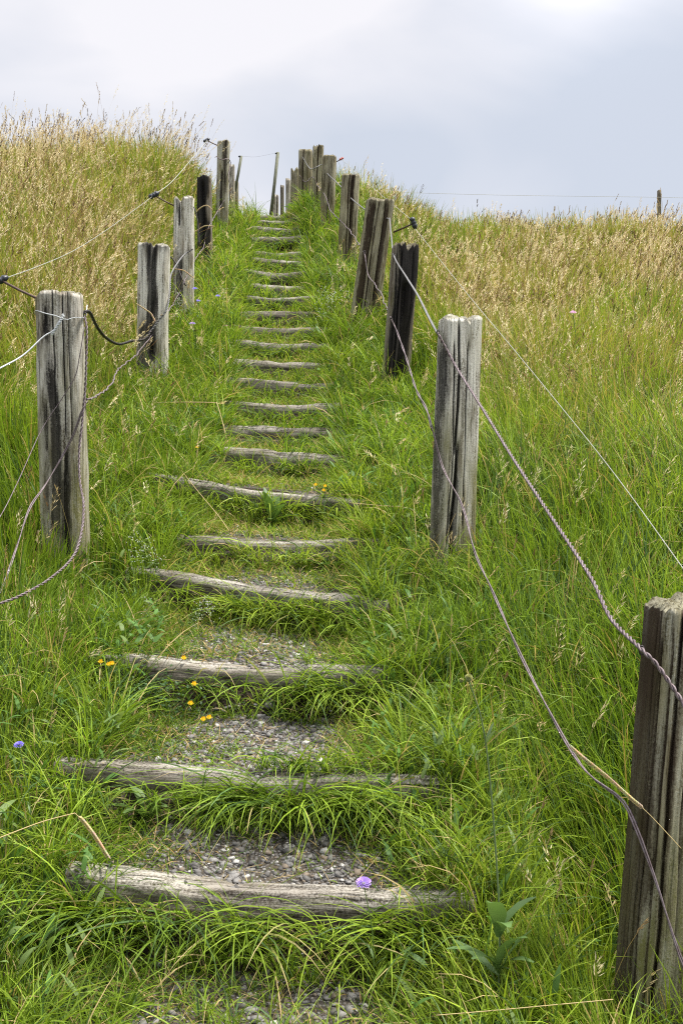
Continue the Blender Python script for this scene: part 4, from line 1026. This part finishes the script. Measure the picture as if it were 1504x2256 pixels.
scabious('violet flower close to the lower end of the smooth pale left post', 436, 664, 10.2, .024, PURPLE, .35)
scabious('lilac flower below the cluster, halfway between post and steps', 424, 714, 9.6, .026, LILAC, .35)
scabious('small pink flower beside the thirteenth step on the left verge', 497, 718, 10.2, .018, PINK, .25)
scabious('pale pink flower head out in the right meadow', 1262, 690, 8.2, .026, (.62, .36, .55), .4)
scabious('tiny pink flower at the right end of the nineteenth step', 666, 507, 14.3, .02, PINK, .2)

def trefoil(label, pts, base_px, spread, nleaf, hh, group='yellow flowered trefoil plants'):
    gp = at_ground(*base_px); root = empty('trefoil', gp, label, 'wild plant', group)
    fo, sts, fl = Bag(), [], []
    for k in range(nleaf):
        a = random.uniform(0, 6.28); q = abs(random.gauss(0, spread * .6))
        b = Vector((math.cos(a) * q, math.sin(a) * q * .6, 0)); b.z = Hs(gp.x + b.x, gp.y + b.y) - gp.z + random.uniform(.01, hh)
        cl = random.uniform(.8, 1.3)
        for j in range(3): leaf(fo, b, a + j * 2.1 + random.uniform(-.4, .4), random.uniform(.010, .018), .009, random.uniform(.5, 1.3), .4, (.045 * cl, .095 * cl, .028 * cl), 3)
    for (px, py, d) in pts:
        c = at(px, py, d) - gp
        st = Bag(); sts.append(st)
        tube(st, catmull([Vector((c.x * .6, c.y * .8 + .03, -.0)), c * .6 + Vector((0, 0, .02)), c], 4), .0011, 4, (.09, .15, .04))
        f = Bag()
        for j in range(5):
            a = j * 1.257; r0 = .006
            o = c + Vector((math.cos(a) * r0, math.sin(a) * r0, 0))
            leaf(f, o - Vector((0, 0, .006)), a, .011, .009, .5, .9, tuple(x * random.uniform(.85, 1.1) for x in YEL), 4)
            leaf(f, o, a + .5, .010, .009, -.1, .3, (.82, .50, .02), 3)
        fl.append(f)
    fo.build('foliage', M_LEAF, root)
    for q in sts: q.build('stem', M_LEAF, root)
    for f in fl: f.build('flower_head', M_PETAL, root)
trefoil('dark leafy trefoil with yellow flowers at the left end of the third step', [(222, 1458, 4.25), (240, 1464, 4.22), (247, 1462, 4.23), (405, 1450, 4.2), (428, 1507, 4.12), (420, 1550, 4.05), (448, 1585, 3.98), (461, 1581, 3.98)], (330, 1590), .26, 330, .16)
trefoil('small trefoil with three yellow flowers at the right end of the sixth step', [(695, 1068, 6.05), (716, 1071, 6.03), (713, 1080, 6.02)], (715, 1130), .12, 90, .14)
trefoil('single yellow flower in the left verge near the seventh step', [(434, 985, 7.0)], (434, 1005), .05, 25, .06)

def bedstraw(label, pts, base_px, hs, d=None):
    gp = at_ground(*base_px) if d is None else at(base_px[0], base_px[1], d)
    root = empty('bedstraw', gp, label, 'wild plant', 'white flowering bedstraw'); sts, fo, fl = [], Bag(), Bag()
    sc_ = gp.y / 5.0
    for (px, py, dd) in pts:
        c = at(px, py, dd) - gp
        P = catmull([Vector((c.x * .5, .02, -.02)), c * .55 + Vector((random.uniform(-.02, .02), 0, 0)), c], 6)
        st = Bag(); sts.append(st)
        tube(st, P, .0011 * max(1, sc_ ** .7), 4, (.13, .20, .06))
        for q in P[2:-2:2]:
            for j in range(6): leaf(fo, q, j * 1.05, .018, .0045, 1.2, .3, (.10, .17, .05), 3)
        for k in range(22):
            o = c + Vector((random.gauss(0, hs * 1.4), random.gauss(0, hs), random.gauss(-.015, hs * 1.7)))
            s = .0026 * max(1, sc_ ** .6)
            for j in range(2):
                a = random.uniform(0, 3.14)
                dx, dz = Vector((math.cos(a), random.uniform(-.4, .4), math.sin(a))) * s, Vector((-math.sin(a), .3, math.cos(a))) * s
                fl.add([o - dx, o - dz, o + dx, o + dz], [(0, 1, 2, 3)], WHT)
    for q in sts: q.build('stem', M_LEAF, root)
    fo.build('foliage', M_LEAF, root); fl.build('blossom', M_PETAL, root, False)
bedstraw('white bedstraw sprays left of the fifth step', [(296, 1180, 5.25), (322, 1200, 5.2), (345, 1225, 5.2), (310, 1215, 5.15)], (330, 1290), .018)
bedstraw('white bedstraw growing against the left face of the slanting fourth step', [(455, 1322, 4.95), (465, 1340, 4.95), (326, 1328, 5.0), (330, 1345, 4.95), (440, 1345, 4.93)], (390, 1400), .014)
bedstraw('white bedstraw on the right verge beside the fourteenth step', [(715, 640, 10.6), (735, 650, 10.5), (765, 655, 10.5), (708, 690, 10.3), (725, 665, 10.5), (756, 588, 12.2)], (735, 700), .03)
bedstraw('white bedstraw beside the twelfth step on the left verge', [(487, 770, 9.7), (500, 795, 9.5), (478, 775, 9.6), (492, 640, 11.2)], (490, 815), .025)
bedstraw('white bedstraw in front of the smooth pale left post', [(393, 655, 10.5), (397, 672, 10.45), (388, 690, 10.4)], (395, 715), .02)

def rosette(label, base_px, leaves, colr, name='dock_plant', group='broad leaved dock plants', d=None):
    gp = at_ground(*base_px) if d is None else at(base_px[0], base_px[1], d)
    root = empty(name, gp, label, 'wild plant', group)
    for (az, L, W, th, bd) in leaves:
        b = Bag(); k = random.uniform(.85, 1.15)
        leaf(b, (0, 0, -.01), R(az), L, W, R(th), R(bd), tuple(x * k for x in colr), 9, .22); b.build('leaf', M_LEAF, root)
    return root, gp
rosette('broad leaved dock under the middle of the sixth slanting step', (600, 1158), [(250, .26, .055, 10, 50), (200, .22, .05, 25, 60), (300, .24, .05, 20, 70), (120, .26, .05, 8, 40), (330, .2, .05, 40, 60), (270, .2, .05, 50, 50), (75, .24, .055, 12, 45)], (.085, .15, .035))
rosette('dock rosette under the right half of the fifth step', (730, 1252), [(250, .16, .045, 50, 50), (200, .2, .05, 55, 40), (300, .18, .045, 50, 50), (150, .15, .04, 30, 60), (340, .18, .045, 55, 40), (20, .15, .04, 35, 50)], (.07, .13, .03))
rosette('leafy dock beside the left end of the second step', (330, 1810), [(250, .2, .04, 35, 60), (200, .18, .04, 35, 60), (300, .2, .04, 30, 60), (140, .18, .04, 20, 50)], (.085, .14, .035))
rosette('round leaved weed at the crest beside the top step', (645, 466), [(250, .2, .09, 30, 60), (200, .18, .09, 35, 60), (300, .2, .08, 30, 60), (20, .2, .09, 30, 50), (120, .2, .09, 20, 60)], (.07, .14, .035))
# tall grey-green plant in the lower right
r_, gp = rosette('tall grey green plant with long leaves and bud in the lower right', (1098, 2075), [(195, .17, .030, 40, 55), (140, .16, .03, 60, 20), (345, .17, .035, 18, 30), (300, .18, .045, 15, 60), (250, .19, .05, 10, 70), (275, .15, .045, 25, 70), (20, .15, .03, 25, 60), (225, .15, .035, 20, 80), (320, .13, .03, 30, 70)], (.10, .17, .05), 'field_scabious_plant', None, d=2.85)
for o in list(r_.children): o.location = Vector((0, 0, random.uniform(-.10, .08)))
b = Bag(); tip = at(1032, 1498, 2.75) - gp; nod = at(1070, 1640, 2.80) - gp
P = catmull([Vector((0, 0, -.2)), Vector((0, 0, .1)), nod, tip], 8); tube(b, P, [.0034 - .0018 * i / len(P) for i in range(len(P))], 7, (.17, .23, .11)); b.build('stem', M_LEAF, r_)
for a_, th_ in ((30, 20), (200, 10), (300, 35)):
    b = Bag(); leaf(b, nod, R(a_), .06, .013, R(th_), .2, (.15, .21, .10)); b.build('leaf', M_LEAF, r_)
for dx, s in ((0, .010), (-.018, .006)):
    b = Bag()
    c = tip + Vector((dx, 0, .004 + dx * .3))
    flower_head(b, c, s, (.33, .34, .14), 60, 1.1, Vector((.1, -.4, .9))); tube(b, [c - Vector((0, 0, s)), c - Vector((0, 0, s * .3)), c + Vector((0, 0, s * .4))], [s * .3, s * .9, s * .5], 8, (.22, .26, .10)); b.build('flower_bud', M_LEAF, r_)

# single bent straw stalks that stand out
def stalk(label, pts, r=.0012, ear=None, colr=(.50, .40, .20), earcol=(.56, .45, .27)):
    P = catmull([at(*q) for q in pts], 8); o = P[0]
    root = empty('straw_stalk', o, label, 'straw', 'bent straw stalks')
    b = Bag(); tube(b, [p - o for p in P], r * max(1, o.y / 4), 5, colr); b.build('stem', M_DRY, root)
    if ear:
        e_ = Bag(); Q = resample(P, .006); Q = Q[int(len(Q) * ear[0]):int(len(Q) * ear[1])]
        for i, p in enumerate(Q):
            for s in (-1, 1):
                dv = (Q[min(i + 1, len(Q) - 1)] - Q[max(i - 1, 0)]).normalized(); sd_ = dv.cross(Vector((0, 1, 0))) * s
                a = p - o; t = a + dv * .014 + sd_ * .005 + Vector((0, -.002, 0)); m = a + dv * .006 + sd_ * .006
                e_.add([a, m + Vector((0, .002, 0)), t, m - Vector((0, .003, 0)) - sd_ * .004], [(0, 1, 2, 3)], tuple(c * random.uniform(.7, 1.1) for c in earcol))
        e_.build('ear', M_DRY, root, False)
stalk('bent straw stalk poking in from the left frame edge above the lowest step', [(-60, 1868, 2.7), (0, 1846, 2.75), (90, 1812, 2.85), (165, 1792, 2.9)], .0014)
stalk('ripe nodding ear hanging near the left end of the lowest step', [(165, 1792, 2.9), (185, 1812, 2.9), (210, 1845, 2.9), (235, 1885, 2.9)], .0011, (.1, 1))
stalk('broken straw stalk bent at a sharp corner left of the ninth step', [(340, 887, 8.0), (410, 886, 7.9), (470, 887, 7.85), (478, 890, 7.8), (490, 930, 7.7), (503, 985, 7.6)], .0016, (.78, 1))
stalk('long straw arching down the left verge towards the sixth step', [(320, 920, 7.5), (380, 985, 7.1), (440, 1045, 6.7), (490, 1072, 6.5)], .0014)
stalk('pale straw slanting below the left part of the sixth step', [(375, 1005, 6.9), (430, 1075, 6.3), (480, 1135, 5.95), (505, 1170, 5.8)], .0012)
stalk('straw lying across the gravel above the second step', [(555, 1690, 3.9), (640, 1688, 3.92), (692, 1676, 3.95), (760, 1652, 4.05), (825, 1632, 4.15)], .0014)
stalk('straw lying on the right verge beside the sixth step', [(770, 1108, 5.95), (840, 1114, 5.9), (900, 1120, 5.85), (925, 1142, 5.8)], .0013)
stalk('golden ear of grass leaning on the lower wire by the near mossy post', [(1500, 1870, 2.7), (1430, 1795, 2.72), (1390, 1760, 2.74), (1340, 1715, 2.78), (1290, 1675, 2.8), (1255, 1645, 2.82)], .0010, (.35, .97))
stalk('straw stalk lying along the bottom frame edge by the near mossy post', [(960, 2238, 2.55), (1080, 2228, 2.56), (1220, 2215, 2.58), (1350, 2203, 2.62)], .0012)
stalk('tawny ear leaning in the left verge below the flaking post', [(345, 895, 8.0), (375, 925, 7.8), (400, 975, 7.6), (412, 1000, 7.5)], .0013, (.4, 1), earcol=(.40, .22, .13))
for lab, q in (('drooping tan panicle against the groove of the flaking left post', [(300, 668, 8.7), (318, 680, 8.68), (332, 690, 8.66), (340, 705, 8.65)]),
               ('tan panicle nodding before the smooth pale left post', [(372, 590, 10.5), (385, 592, 10.48), (405, 596, 10.46), (424, 610, 10.45)]),
               ('tan panicle across the blackened left post', [(415, 520, 11.5), (432, 508, 11.5), (452, 497, 11.5), (470, 498, 11.5)]),
               ('upper tan panicle before the blackened left post', [(430, 470, 11.6), (440, 458, 11.6), (455, 452, 11.6), (466, 460, 11.6)])):
    stalk(lab, q, .0012, (.15, 1), earcol=(.62, .47, .30))

if 'DBG' in __import__('os').environ:
    for k,o in POSTS.items(): print(k, o.location[:])
